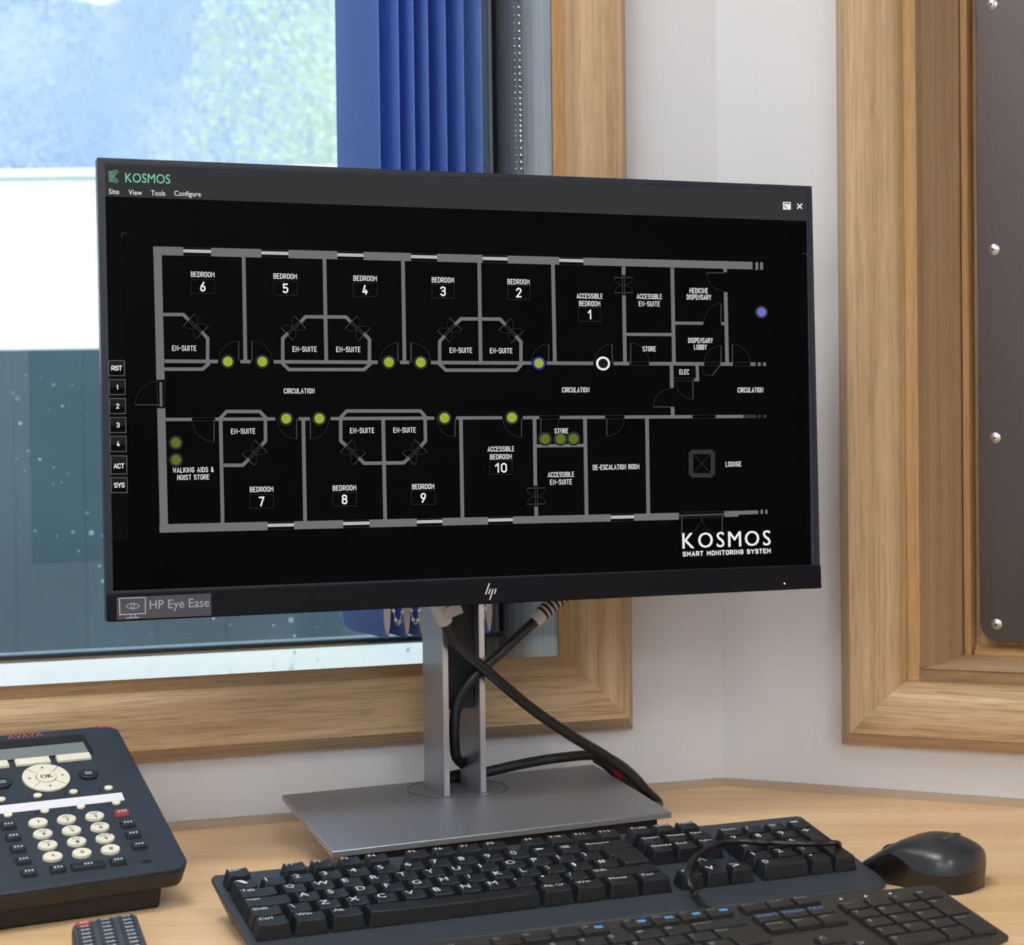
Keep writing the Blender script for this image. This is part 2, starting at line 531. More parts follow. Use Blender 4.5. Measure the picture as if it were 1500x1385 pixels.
bead_w = pmat('white_bead', srgb(225, 222, 220), 0.4)
bead_s = pmat('steel_bead', srgb(222, 218, 205), 0.22, metal=1.0)
frame_m = pmat('window_frame_grey', srgb(124, 152, 162), 0.3)
gasket = pmat('black_gasket', srgb(18, 20, 22), 0.6)
seal_m = pmat('pale_seal', srgb(190, 185, 196), 0.4)
lamp_m = emat('lamp_diffuser', (0.975, 0.985, 1.0), CEIL_STRENGTH)
lamp_f = pmat('lamp_frame', srgb(230, 230, 230), 0.5)

# window glass: clear, slightly tinted, with dried water spots
gm = bpy.data.materials.new('window_glass')
gm.use_nodes = True
nt = gm.node_tree; nt.nodes.clear()
go = nd(nt, 'ShaderNodeOutputMaterial')
tr = nd(nt, 'ShaderNodeBsdfTransparent'); tr.inputs[0].default_value = (0.92, 0.96, 0.985, 1)
gl = nd(nt, 'ShaderNodeBsdfGlossy', Roughness=0.02)
fr = nd(nt, 'ShaderNodeFresnel', IOR=1.45)
mix = nd(nt, 'ShaderNodeMixShader')
df = nd(nt, 'ShaderNodeBsdfTranslucent'); df.inputs[0].default_value = (0.62, 0.78, 0.88, 1)
mix2 = nd(nt, 'ShaderNodeMixShader')
tc = nd(nt, 'ShaderNodeTexCoord')
vo = nd(nt, 'ShaderNodeTexVoronoi', Scale=75.0, Randomness=1.0)
nz = nd(nt, 'ShaderNodeTexNoise', Scale=14.0, Detail=3.0)
ad = nd(nt, 'ShaderNodeMath', operation='MULTIPLY'); ad.inputs[1].default_value = 0.36
sb = nd(nt, 'ShaderNodeMath', operation='SUBTRACT')
lt = nd(nt, 'ShaderNodeMapRange'); lt.inputs['From Min'].default_value = 0.0; lt.inputs['From Max'].default_value = 0.05
lt.inputs['To Min'].default_value = 0.0; lt.inputs['To Max'].default_value = 0.75
th = nd(nt, 'ShaderNodeMath', operation='SUBTRACT'); th.inputs[1].default_value = 0.405
mu = nd(nt, 'ShaderNodeMath', operation='MULTIPLY'); mu.inputs[1].default_value = 1.1
nt.links.new(tc.outputs['Object'], vo.inputs['Vector'])
nt.links.new(tc.outputs['Object'], nz.inputs['Vector'])
nt.links.new(nz.outputs['Fac'], th.inputs[0])
nt.links.new(th.outputs[0], mu.inputs[0])
nt.links.new(mu.outputs[0], sb.inputs[0])
nt.links.new(vo.outputs['Distance'], sb.inputs[1])
nt.links.new(sb.outputs[0], lt.inputs['Value'])
sx = nd(nt, 'ShaderNodeSeparateXYZ')
nt.links.new(tc.outputs['Object'], sx.inputs[0])
mk = nd(nt, 'ShaderNodeMapRange'); mk.inputs['From Min'].default_value = 0.40; mk.inputs['From Max'].default_value = 0.34
nt.links.new(sx.outputs['Z'], mk.inputs['Value'])
mm = nd(nt, 'ShaderNodeMath', operation='MULTIPLY')
nt.links.new(lt.outputs[0], mm.inputs[0]); nt.links.new(mk.outputs[0], mm.inputs[1])
nt.links.new(mm.outputs[0], mix2.inputs[0])
nt.links.new(fr.outputs[0], mix.inputs[0])
nt.links.new(tr.outputs[0], mix.inputs[1]); nt.links.new(gl.outputs[0], mix.inputs[2])
nt.links.new(mix.outputs[0], mix2.inputs[1]); nt.links.new(df.outputs[0], mix2.inputs[2])
nt.links.new(mix2.outputs[0], go.inputs[0])

jamb_m = wood('jamb_daylight_grey', 2, srgb(150, 154, 152), srgb(172, 174, 170), srgb(190, 190, 184), rough=0.25, pores=.2)  # oak jamb; the bluish window daylight on it is put into the grey colour
fence_m = pmat('garden_fence_paint', srgb(58, 77, 87), 0.7, vary=(2.5, 0.12))
white_m = pmat('white_render', srgb(250, 250, 250), 0.8)
grass_m = pmat('lawn', srgb(110, 140, 90), 0.9)
leaf_m = pmat('pale_leaves', srgb(238, 242, 226), 0.8, vary=(3, 0.10))
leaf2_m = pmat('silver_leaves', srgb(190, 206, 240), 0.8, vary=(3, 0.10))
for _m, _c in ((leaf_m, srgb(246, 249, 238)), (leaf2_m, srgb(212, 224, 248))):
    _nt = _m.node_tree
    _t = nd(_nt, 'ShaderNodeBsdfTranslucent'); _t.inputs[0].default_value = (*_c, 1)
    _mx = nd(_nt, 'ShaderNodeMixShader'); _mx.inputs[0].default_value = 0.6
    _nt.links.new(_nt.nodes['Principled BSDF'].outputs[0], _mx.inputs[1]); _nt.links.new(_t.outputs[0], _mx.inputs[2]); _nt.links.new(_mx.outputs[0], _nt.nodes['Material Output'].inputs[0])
bark_m = pmat('bark', srgb(150, 140, 130), 0.9)

# ------------------------------------------------------------------ room shell
def up(z): return ZD + z
CEILING = 2.5
U0, V0, U1, V1 = -1.30, 0.125, -0.158, 0.98       # left window opening in wall coordinates (v above the desk)
A0, B0, A1, B1 = 0.178, 0.1125, 1.05, 0.98        # right opening
WT = 0.20

def wall_with_hole(name, fr, x0, x1, hole):
    a0, b0, a1, b1 = hole
    mb = MB()
    zb, zt = -ZD, CEILING - ZD
    g = 0.002
    mb.box((x0, 0, zb), (a0 - g, WT, zt)); mb.box((a1 + g, 0, zb), (x1, WT, zt))
    mb.box((a0 - g, 0, zb), (a1 + g, WT, b0 - 0.012)); mb.box((a0 - g, 0, b1 + g), (a1 + g, WT, zt))
    return struct(name, mb, paint, fr.M)

LL, RL = -3.0, 2.2
wall_with_hole('wall_left', LW, LL, 0.0, (U0, V0, U1, V1))
wall_with_hole('wall_right', RW, 0.0, RL, (A0, B0, A1, B1))
PL = LW.w(LL, 0, 0); PR = RW.w(RL, 0, 0)
YB = -2.6
floor_poly = [(PL[0], YB), (PR[0], YB), (PR[0], PR[1]), (CORNER[0], CORNER[1]), (PL[0], PL[1])]
struct('floor', MB().prism(floor_poly, -0.05, 0.0), carpet)
big = [(PL[0] - .3, YB - .3), (PR[0] + .3, YB - .3), (PR[0] + .3, PR[1] + .25), (CORNER[0], CORNER[1] + .25), (PL[0] - .3, PL[1] + .25)]
struct('ceiling', MB().prism(big, CEILING, CEILING + 0.12), ceilp)
struct('wall_back', MB().box((PL[0] - .1, YB - .1, 0), (PR[0] + .1, YB, CEILING)), paint)
struct('wall_side_left', MB().box((PL[0] - .12, YB, 0), (PL[0], PL[1] + .15, CEILING)), paint)
struct('wall_side_right', MB().box((PR[0], YB, 0), (PR[0] + .12, PR[1] + .15, CEILING)), paint)

# sealant strips where the worktop meets the walls
struct('trim_1', MB().box((-1.75, -0.006, 0.0), (-0.001, -0.0002, 0.0065)), caulk, LW.M)
struct('trim_2', MB().box((0.003, -0.006, 0.0), (1.3, -0.0002, 0.0065)), caulk, RW.M)

# ------------------------------------------------------------------ openings: casings, linings
EDGE = [(0.0, -0.0042), (0.0102, -0.0042), (0.0102, -0.0003), (0.0, -0.0003)]
PROFILE = [(0.0104, -0.0036), (0.0108, -0.010), (0.0140, -0.0195), (0.0185, -0.0270), (0.0230, -0.0305), (0.0270, -0.0315), (0.0535, -0.0315), (0.0665, -0.009), (0.068, -0.004), (0.068, -0.0003), (0.0104, -0.0003)]

def casing(parent, fr, rect, side, mat, prof=PROFILE, name='casing'):
    a0, b0, a1, b1 = rect
    def pt(o, which):
        if side == 'bottom': return [(a0 - o, b0 - o), (a1 + o, b0 - o)][which]
        if side == 'top': return [(a0 - o, b1 + o), (a1 + o, b1 + o)][which]
        if side == 'right': return [(a1 + o, b0 - o), (a1 + o, b1 + o)][which]
        return [(a0 - o, b0 - o), (a0 - o, b1 + o)][which]
    rings = []
    for wch in (0, 1):
        rings.append([(pt(o, wch)[0], d, pt(o, wch)[1]) for o, d in prof])
    mb = MB().loft(rings)
    return obj(name, mb, mat, parent, fr.M, smooth=25)

win = struct('window_1', None, None, LW.M)
rect = (U0, V0, U1, V1)
casing(win, LW, rect, 'bottom', oak_x, name='casing_bottom')
casing(win, LW, rect, 'right', oak_z, name='casing_right')
casing(win, LW, rect, 'left', oak_z, name='casing_left')
casing(win, LW, rect, 'top', oak_x, name='casing_top')
for side_ in ('bottom', 'right', 'left', 'top'):
    casing(win, LW, rect, side_, oak_lip_x if side_ in ('bottom', 'top') else oak_lip_z, EDGE, 'lining_edge_' + side_)
DG = 0.150    # glass depth
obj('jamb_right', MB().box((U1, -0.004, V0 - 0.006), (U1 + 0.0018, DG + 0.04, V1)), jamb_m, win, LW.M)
obj('jamb_left', MB().box((U0 - 0.0018, -0.004, V0 - 0.006), (U0, DG + 0.04, V1)), oak_z, win, LW.M)
obj('head_lining', MB().box((U0, -0.004, V1), (U1, DG + 0.04, V1 + 0.0018)), oak_x, win, LW.M)
sill = MB().loft([[(u, -0.0042, V0 - 0.010), (u, -0.0042, V0), (u, DG + 0.04, V0 + 0.004), (u, DG + 0.04, V0 - 0.010)] for u in (U0, U1)])
obj('sill', sill, oak_sill, win, LW.M)
# metal window frame: stiles and rails, a black gasket and pale seal round the glass
FW = 0.030
def ringframe(u0, v0, u1, v1, wd, d0, d1):
    mb = MB()
    mb.box((u0, d0, v0), (u1, d1, v0 + wd[3])); mb.box((u0, d0, v1 - wd[2]), (u1, d1, v1))
    mb.box((u0, d0, v0 + wd[3]), (u0 + wd[0], d1, v1 - wd[2])); mb.box((u1 - wd[1], d0, v0 + wd[3]), (u1, d1, v1 - wd[2]))
    return mb
e = 0.0002
VS = V0 + 0.0034
obj('window_frame', ringframe(U0 + e, VS + e, U1 - e, V1 - e, (FW, 0.018, FW, 0.0016), DG - 0.004, DG + 0.035), frame_m, win, LW.M, bevel=0.001)
obj('gasket', ringframe(U0 + FW - .004, VS + 0.0016, U1 - .0175, V1 - FW + .004, (.005, .005, .005, .0009), DG - 0.006, DG + 0.006), gasket, win, LW.M)
obj('seal_strip', MB().box((U1 - 0.0085, DG - 0.0072, VS + .004), (U1 - 0.0055, DG - 0.004, V1 - .002)), seal_m, win, LW.M)
obj('gasket', MB().box((U1 - 0.0052, DG - 0.0072, VS + .004), (U1 - 0.0012, DG - 0.004, V1 - .002)), gasket, win, LW.M)
obj('glass_pane', MB().box((U0 + FW - .002, DG, VS + 0.0012), (U1 - 0.016, DG + 0.004, V1 - FW + 0.002)), gm, win, LW.M)

hat = struct('window_2', None, None, RW.M)
rect2 = (A0, B0, A1, B1)
PROF2 = PROFILE
casing(hat, RW, rect2, 'bottom', oak_x, PROF2, 'casing_bottom')
casing(hat, RW, rect2, 'left', oak_z, PROF2, 'casing_left')
casing(hat, RW, rect2, 'right', oak_z, PROF2, 'casing_right')
casing(hat, RW, rect2, 'top', oak_x, PROF2, 'casing_top')
for side_ in ('bottom', 'right', 'left', 'top'):
    casing(hat, RW, rect2, side_, oak_lip_x if side_ in ('bottom', 'top') else oak_lip_z, EDGE, 'lining_edge_' + side_)
DH = 0.120; SPL = 0.016      # the left lining is splayed
obj('jamb_left', MB().loft([[(A0 - .0015, -0.004, z), (A0 + .0005, -0.004, z), (A0 + SPL, DH, z), (A0 + SPL - .014, DH, z)] for z in (B0 - .006, B1)]), oak_z, hat, RW.M)
obj('jamb_right', MB().box((A1, -0.004, B0 - .006), (A1 + .0018, DH, B1)), oak_z, hat, RW.M)
obj('head_lining', MB().box((A0, -0.004, B1), (A1, DH, B1 + .0018)), oak_x, hat, RW.M)
obj('sill', MB().box((A0, -0.0042, B0 - .010), (A1, DH, B0)), oak_x, hat, RW.M)
obj('back_board', MB().box((A0, DH, B0 - .01), (A1, DH + 0.03, B1)), oak_z, hat, RW.M)
# slim bead round the back of the recess
bead = MB()
bx0 = A0 + SPL
bead.loft([[(bx0 + .0002, DH - .012, z), (bx0 + .006, DH - .012, z), (bx0 + .009, DH - .0002, z), (bx0 + .0002, DH - .0002, z)] for z in (B0 + .0002, B1 - .0002)])
obj('bead_left', bead, oak_lip_z, hat, RW.M)
bead = MB()
bead.loft([[(x, DH - .012, B0 + .0002), (x, DH - .0002, B0 + .0002), (x, DH - .0002, B0 + .009), (x, DH - .012, B0 + .004)] for x in (bx0 + .009, A1 - .0002)])
obj('bead_bottom', bead, oak_lip_x, hat, RW.M)

# steel panel screwed into the recess
YS = DH - 0.0135
def rwp(x, y, d=YS): return RW.hity(x, y, d)
pl = rwp(1428, 0); pb = rwp(1438, 900); pbot = rwp(1470, 940)[2]
x0 = 0.5 * (pl[0] + pb[0])
panel = thing('steel_panel', RW.M, 'brushed grey steel plate screwed into the oak framed recess at the right edge', 'panel')
rr = 0.017
zt = B1 - .02; x1 = A1 - .02
poly = [(x1, pbot), (x1, zt), (x0, zt)]
poly += [(x0 + rr - rr * math.cos(a), pbot + rr - rr * math.sin(a)) for a in np.linspace(0, math.pi / 2, 9)]
obj('plate', MB().prism_y(poly, YS - .002, YS), steel, panel, RW.M, bevel=0.0005)
for q in ((1453, 7), (1456, 366), (1458, 642), (1460, 915)):
    P = rwp(*q, YS - .002)
    mb = MB()
    n = 18
    def circ(r, y): return [(P[0] + r * math.cos(-2 * math.pi * i / n), y, P[2] + r * math.sin(-2 * math.pi * i / n)) for i in range(n)]
    mb.loft([circ(.0048, YS - .0021), circ(.0048, YS - .0028), circ(.0036, YS - .0034)])
    mb.loft([circ(.0030, YS - .0034), circ(.0028, YS - .0046), circ(.0018, YS - .0050)])
    s = obj('screw', mb, screw_m, panel, RW.M)
    obj('socket', MB().loft([circ(.0011, YS - .0050), circ(.0011, YS - .0051)]), matt_black, s, RW.M)

# ------------------------------------------------------------------ vertical blind
blind = thing('vertical_blind', LW.M, 'blue fabric vertical blind drawn to the right side of the window', 'blind')
A_V = math.radians(80)
ends = [555, 584, 606, 627, 653, 679, 705]
VB = 0.1450
dirv = np.array([-math.cos(A_V), math.sin(A_V)])
nrm = np.array([math.sin(A_V), math.cos(A_V)])
for k, px in enumerate(ends):
    u0 = LW.hity(px, 100, 0.014)[0]
    p0 = np.array([u0, 0.014])
    L = 0.089
    rings = []
    for z in (VB + .012, V1 - .03):
        r = []
        for sgn in (1, -1):
            ts = np.linspace(0, 1, 9)
            for t in (ts if sgn > 0 else ts[::-1]):
                c = p0 + dirv * L * t + nrm * (0.004 * math.sin(math.pi * t) + sgn * 0.0004)
                r.append((c[0], c[1], z))
        rings.append(r)
    v = obj('vane', MB().loft(rings), vane_m, blind, LW.M, smooth=60)
    # weighted hem
    rings = []
    for z, th, a, b in ((VB, .0006, .03, .80), (VB + .004, .0014, .0, .95), (VB + .016, .0026, .0, 1.0), (VB + .036, .0022, .0, 1.0), (VB + .044, .0006, .0, 1.0)):
        r = []
        for sgn in (1, -1):
            ts = np.linspace(a, b, 9)
            for t in (ts if sgn > 0 else ts[::-1]):
                c = p0 + dirv * (L * t - .0006) + nrm * (0.004 * math.sin(math.pi * t) + sgn * (th + .0004))
                r.append((c[0], c[1], z))
        rings.append(r)
    hem = obj('hem', MB().loft(rings), vane_m, v, LW.M, smooth=60)
    mb = MB()
    c0 = p0 - dirv * .0010
    mb.loft([[(c0[0] + nrm[0] * s * t - dirv[0] * q, c0[1] + nrm[1] * s * t - dirv[1] * q, z) for s, q in ((1, 0), (1, .0006), (-1, .0006), (-1, 0))] for z, t in ((VB + .003, .0006), (VB + .010, .0022), (VB + .020, .0031), (VB + .036, .0028), (VB + .045, .0006))])
    obj('weight', mb, vane_end, blind, LW.M)
# bead chains hanging between the hems
def beads(mb, P, r, step, rod):
    P = catmull(P, 70)
    d = 0; last = P[0]; mb.ball(last, r)
    for a, b in zip(P[:-1], P[1:]):
        d += np.linalg.norm(b - a)
        if d >= step:
            mb.ball(b, r); d = 0
    mb.tube(P[::7] + [P[-1]], rod, 5, 0)
for k in range(len(ends) - 1):
    u0 = LW.hity(ends[k], 100, 0.014)[0]; u1 = LW.hity(ends[k + 1], 100, 0.014)[0]
    mb = MB()
    z = VB + .040; dd = .0085; um = .5 * (u0 + u1)
    beads(mb, [(u0 + .002, dd, z), (um - .0035, dd, VB + .022), (um, dd, VB + .012), (um + .0035, dd, VB + .022), (u1 - .002, dd, z)], .0017, .008, .0005)
    obj('link_chain', mb, bead_w, blind, LW.M)
mb = MB()
u0 = LW.hity(516, 905, 0.10)[0]
beads(mb, [(u0 - .012, .104, VB + .052), (u0 - .007, .104, VB + .034), (u0 - .0005, .104, VB + .028)], .0017, .008, .0005)
obj('link_chain', mb, bead_w, blind, LW.M)
# steel control chain, two strands
for px0, px1, r in ((760.5, 764, .0021), (753, 757, .0013)):
    uu = LW.hity(px0, 0, 0.07)[0]; ub = LW.hity(px1, 250, 0.07)[0]
    mb = MB()
    beads(mb, [(uu - .0015, .07, V1 - .035), (uu, .07, .66), (ub, .07, .50), (ub + .001, .07, .36)], r, .0044, .0004)
    obj('control_chain', mb, bead_s, blind, LW.M)
obj('head_rail', MB().box((U0 + .02, .03, V1 - .032), (U1 - .004, .075, V1 - .002)), paint, blind, LW.M, bevel=.001)

# ------------------------------------------------------------------ desk
desk = thing('desk', Matrix.Translation((0.1, 1.0, 0)), 'pale beech worktop desk fitted along both walls under the monitor', 'desk')
a = LW.w(-1.75, -0.0005, 0); b = LW.w(-0.0003, -0.0005, 0); c = RW.w(1.3, -0.0005, 0)
front = [(c[0] - .15, c[1] - .62), (0.75, 0.72), (-0.95, 0.45), (a[0] + .2, a[1] - .68)]
dp = [(a[0], a[1])] + [(x, y) for x, y in front[::-1]] + [(c[0], c[1]), (CORNER[0], CORNER[1] - .0008)]
top = MB().prism(dp, ZD - 0.028, ZD)
obj('worktop', top, beech, desk, Matrix.Identity(4), bevel=0.001)
for x, y in ((a[0] + .24, a[1] - .45), (-0.85, 0.60), (0.68, 0.86), (c[0] - .2, c[1] - .45)):
    obj('leg', MB().box((x - .025, y - .025, 0), (x + .025, y + .025, ZD - .028)), alu, desk, Matrix.Identity(4), bevel=.003)

# ------------------------------------------------------------------ lettering used below
NUMROW1 = ['`', '1', '2', '3', '4', '5', '6', '7', '8', '9', '0', '-', '=']
QROW = list('QWERTYUIOP[]')
AROW = list("ASDFGHJKL;'#")
ZROW = ['\\'] + list('ZXCVBNM,./')
WORDS = ['KOSMOS', 'Site', 'View', 'Tools', 'Configure', 'RST', 'ACT', 'SYS', 'BEDROOM', 'ACCESSIBLE', 'EN-SUITE', 'STORE', 'CIRCULATION', 'ELEC',
         'MEDICINE', 'DISPENSARY', 'LOBBY', 'WALKING AIDS &', 'HOIST STORE', 'DE-ESCALATION ROOM', 'LOUNGE', 'SMART MONITORING SYSTEM', '10',
         'HP Eye Ease', 'AVAYA', 'OK', 'Esc', 'Backspace', 'Tab', 'Caps', 'Shift', 'Ctrl', 'Alt', 'Alt Gr', 'Win', 'Menu', 'Enter', 'PrtSc', 'Scroll', 'Pause',
         'Insert', 'Home', 'PgUp', 'Delete', 'End', 'PgDn', 'Num', 'ABC', 'DEF', 'GHI', 'JKL', 'MNO', 'PQRS', 'TUV', 'WXYZ', '*', '+', '<', '>', '^', 'v', 'Ins', 'Del', 'OFF', 'TV',
         ] + ['F%d' % i for i in range(1, 13)]
load_text(sorted(set(WORDS + NUMROW1 + QROW + AROW + ZROW + list('0123456789') + list('KOSM'))))

# ------------------------------------------------------------------ monitor
S_M = 1.405 / 1.42
mc = EYE + (np.array([-0.02038504, 1.42, 0.35385028 + ZD]) - EYE) * S_M
MYAW, MTILT = 0.35943942, 0.02431425
mX = np.array([math.cos(MYAW), math.sin(MYAW), 0])
mN = np.cross(mX, [0, 0, 1.0])
mZ = np.array([0, 0, 1.0]) * math.cos(MTILT) - mN * math.sin(MTILT)
MF = Frame(mc, mX, mZ)
MW, MH = 0.58102 * S_M, 0.3318 * S_M
mon = thing('monitor', MF.M, 'black desktop monitor showing a floor plan on a silver stand', 'monitor')
def sc(x, y, yy=0.0):
    p = MF.hity(x, y, yy); return (p[0], p[2])
act = [sc(*q) for q in ((153.3, 240.7), (165.6, 866), (1188.5, 827.6), (1180.8, 281.3))]   # TL BL BR TR
outer = [(-MW / 2, MH / 2), (-MW / 2, -MH / 2), (MW / 2, -MH / 2), (MW / 2, MH / 2)]
obj('rear_shell', MB().box((-MW / 2, .0006, -MH / 2), (MW / 2, .010, MH / 2)), navy_pl, mon, bevel=.0012)
def framepoly(o, i, y0, y1):
    mb = MB()
    for k in range(4):
        j = (k + 1) % 4
        V = []
        for (x, z) in (o[k], o[j], i[j], i[k]):
            V.append((x, y0, z))
        for (x, z) in (o[k], o[j], i[j], i[k]):
            V.append((x, y1, z))
        mb.add(V, [(0, 1, 2, 3), (7, 6, 5, 4), (0, 4, 5, 1), (2, 6, 7, 3), (1, 5, 6, 2), (3, 7, 4, 0)])
    return mb
rim_in = [(x * (1 - .0040 / (MW / 2)), z * (1 - .0036 / (MH / 2))) for x, z in outer]
obj('bezel', framepoly(outer, rim_in, -.0006, .0006), navy_pl, mon)
obj('panel_border', framepoly(rim_in, act, -.0001, .0006), border_m, mon)
scr = obj('screen', MB().prism_y(act, .0, .0006), screen_m, mon)
chin = [sc(*q) for q in ((156.0, 869.5), (157.2, 911.5), (1202.0, 862.0), (1200.8, 827.8))]
obj('chin', MB().prism_y(chin, -.0022, .0100), chin_pl, mon, bevel=.0009)
hx = sc(668, 500)[0]
hous = MB().loft([[(hx + sx * .5 * a, y, -.01 + sz * .5 * b) for sx, sz in ((-1, -1), (1, -1), (1, 1), (-1, 1))] for y, a, b in ((.010, .36, .22), (.022, .30, .18), (.028, .16, .12))])
obj('rear_housing', hous, black_pl, mon, bevel=.003)

Y1 = -.00022; Y2 = -.00040; Y3 = -.00058; Y4 = -.00074; Y5 = -.00090
gray_e = lambda v: emat('screen_grey_%d' % v, srgb(v, v, v))
eW = emat('screen_white', srgb(238, 238, 238)); eHead = emat('screen_header', srgb(54, 55, 57)); eWall = gray_e(112); eWin = gray_e(182)
eDim = gray_e(52); eThin = gray_e(66); eSide = gray_e(15); eMint = emat('screen_mint', srgb(122, 204, 164)); eBlk = emat('screen_black', (0, 0, 0), 0)
eGreen = emat('screen_green', srgb(150, 172, 50)); eGreen2 = emat('screen_dim_green', srgb(92, 112, 32)); eBlue = emat('screen_blue', srgb(104, 112, 196)); eBlueR = emat('screen_blue_ring', srgb(48, 56, 150))
eRing = gray_e(46); eBtn = gray_e(34); eBtnR = gray_e(92); eOut = gray_e(40)

def P(*pts): return [sc(*p) for p in pts]
def obj_e(name, mb, mat):
    return obj(name, mb, mat, scr, MF.M, smooth=0)
za = lambda x, y: (130 + x / 3, 220 + y / 3)
zb = lambda x, y: (600 + x / 2.4194, 240 + y / 2.4194)
zc = lambda x, y: (130 + x / 2.7273, 580 + y / 2.7273)
zd_ = lambda x, y: (640 + x / 2.5862, 560 + y / 2.5862)
PXM = (act[2][0] - act[1][0]) / 1023.0      # metres per photograph pixel on the screen, about
def pxs(x, y):
    "metres per pixel across and up at a spot of the screen"
    a, b, c, d = sc(x - 5, y), sc(x + 5, y), sc(x, y - 5), sc(x, y + 5)
    return (b[0] - a[0]) / 10, (c[1] - d[1]) / 10

def stroke(mb, pts, wd, y=Y2, ext=True):
    "polyline of constant width on the screen with mitred corners"
    p = [np.array(q) for q in P(*pts)]
    L = []; Rr = []
    for i, q in enumerate(p):
        d0 = p[i] - p[i - 1] if i > 0 else p[1] - p[0]
        d1 = p[i + 1] - p[i] if i < len(p) - 1 else p[i] - p[i - 1]
        d0 = d0 / np.linalg.norm(d0); d1 = d1 / np.linalg.norm(d1)
        t = d0 + d1; t /= np.linalg.norm(t)
        n = np.array([-t[1], t[0]])
        lx, lz = pxs(*pts[i]); h = wd * (lx * n[0] ** 2 + lz * n[1] ** 2) / 2
        k = h / max(0.4, n @ np.array([-d0[1], d0[0]]))
        L.append(q + n * k); Rr.append(q - n * k)
    V = [(a[0], y, a[1]) for a in L] + [(a[0], y, a[1]) for a in Rr]
    n = len(p)
    mb.add(V, [(i, n + i, n + i + 1, i + 1) for i in range(n - 1)])
    return mb
def seg_chain(mb, pairs, wd, y=Y2):
    for a, b in pairs: stroke(mb, (a, b), wd, y)
def circ_px(c, r, n=28):
    o = sc(*c); lx, lz = pxs(*c)
    return [(o[0] + r * lx * math.cos(2 * math.pi * i / n), o[1] + r * lz * math.sin(2 * math.pi * i / n)) for i in range(n)]
def lerp(a, b, t): return (a[0] + (b[0] - a[0]) * t, a[1] + (b[1] - a[1]) * t)

obj_e('header_bar', MB().flat(P((153.5, 241), (154.2, 287.8), (1181.4, 324), (1180.8, 281.5)), Y1), eHead)
obj_e('side_bar', MB().flat(P((154.4, 289), (164.5, 791.5), (188.5, 791.5), (178.3, 289.5)), Y1), eSide)

wl = MB(); win_e = MB(); thin = MB(); dim = MB(); outl = MB()
def along(A, B, xs):
    "point on line A-B at a given photograph x"
    return (xs, A[1] + (B[1] - A[1]) * (xs - A[0]) / (B[0] - A[0]))
# outer walls
T0, T1 = (224.3, 367.4), (1102, 389.4)
B0_, B1_ = (233.5, 774.6), (994, 756.6)
def outer_wall(A, B, gaps, xend, w0, w1):
    xs = [A[0]] + [g for gg in gaps for g in gg] + [xend]
    for i in range(0, len(xs) - 1, 2):
        w_ = w0 + (w1 - w0) * (xs[i] - 230) / 870
        stroke(wl, (along(A, B, xs[i]), along(A, B, xs[i + 1])), w_)
    for g0, g1 in gaps:
        a, b = along(A, B, g0), along(A, B, g1)
        stroke(win_e, ((a[0], a[1] - .8), (b[0], b[1] - .8)), 4.6)
        for dy in (-5.5, 5.5): stroke(outl, ((a[0], a[1] + dy), (b[0], b[1] + dy)), .9)
outer_wall(T0, T1, [(268.3, 309), (382.7, 422.2), (494, 532.3), (602, 640), (706.7, 743.4), (819, 854.2)], 1102, 12.6, 10.4)
outer_wall(B0_, B1_, [(391.8, 430.7), (502.6, 541), (610.4, 647.8), (714.6, 751), (894.4, 928.5)], 994, 12.4, 9.6)
stroke(wl, ((230.4, 362), (235.0, 556.5)), 12); stroke(wl, ((236, 598.5), (240.2, 780)), 12)
stroke(eo := MB(), ((235.4, 560), (235.9, 596)), 4.0); obj_e('entry_door', eo, gray_e(96))
for dx in (-5.5, 5.5): stroke(outl, ((235.2 + dx, 556.5), (236 + dx, 598.5)), .9)
for x in (1108.3, 1115.3): stroke(wl, ((x, 384.5), (x, 395.5)), 4.2)
stroke(wl, ((1060.7, 753.4), (1081.5, 752.7)), 8.5); stroke(wl, ((1080, 751.6), (1110.3, 750.6)), 5.6)
for x in (1115.6, 1122.4): stroke(wl, ((x, 747), (x, 753.2)), 3.6)
stroke(outl, ((994, 750.8), (1061, 749)), .9); stroke(outl, ((994, 759.6), (1061, 757.6)), .9); stroke(thin, ((994, 755.8), (1061, 753.6)), 3)
# inner walls
IW = 5.4
V_ = [((356.7, 374), (359.3, 530)), ((475, 377), (477.7, 530)), ((590, 381), (592.3, 531)), ((701.7, 384), (703.8, 531)), ((809.6, 387), (812.5, 532)),
      ((913, 391), (913.3, 403)), ((913.6, 433), (915.2, 532)), ((984.4, 392.5), (987, 533)), ((1061.8, 392), (1062, 399)), ((1062.6, 428), (1064.8, 533)),
      ((323, 615), (326, 769)), ((444, 614), (446.8, 765)), ((561, 614), (564, 763)), ((674.8, 614), (677.2, 760)), ((782.7, 614), (784, 711.5)), ((785, 742.5), (785.5, 756)),
      ((856.6, 613), (859, 756)), ((947.4, 612), (949.4, 754)), ((983.3, 534), (984, 568.5)), ((984.8, 596.5), (985.2, 609))]
seg_chain(wl, V_, IW)
yu = lambda x: 529.4 + (x - 240) * 4.4 / 866
for a, b in ((241, 319), (352, 367), (400.7, 553), (585.7, 599.3), (631, 778.6), (800.5, 868.7), (898.5, 921.6), (950.6, 1031), (1054.7, 1073), (1099, 1106.5), (1109.7, 1114), (1117.3, 1121.6)):
    stroke(wl, ((a, yu(a)), (b, yu(b))), 5.2)
yl = lambda x: 614.9 - (x - 241) * 4.6 / 860
for a, b in ((241.8, 281), (315, 403), (437.3, 453.4), (484, 636), (667.8, 735.5), (765.7, 789.7), (819.8, 886), (914.6, 1014), (1048, 1088.6)):
    stroke(wl, ((a, yl(a)), (b, yl(b))), 4.8)
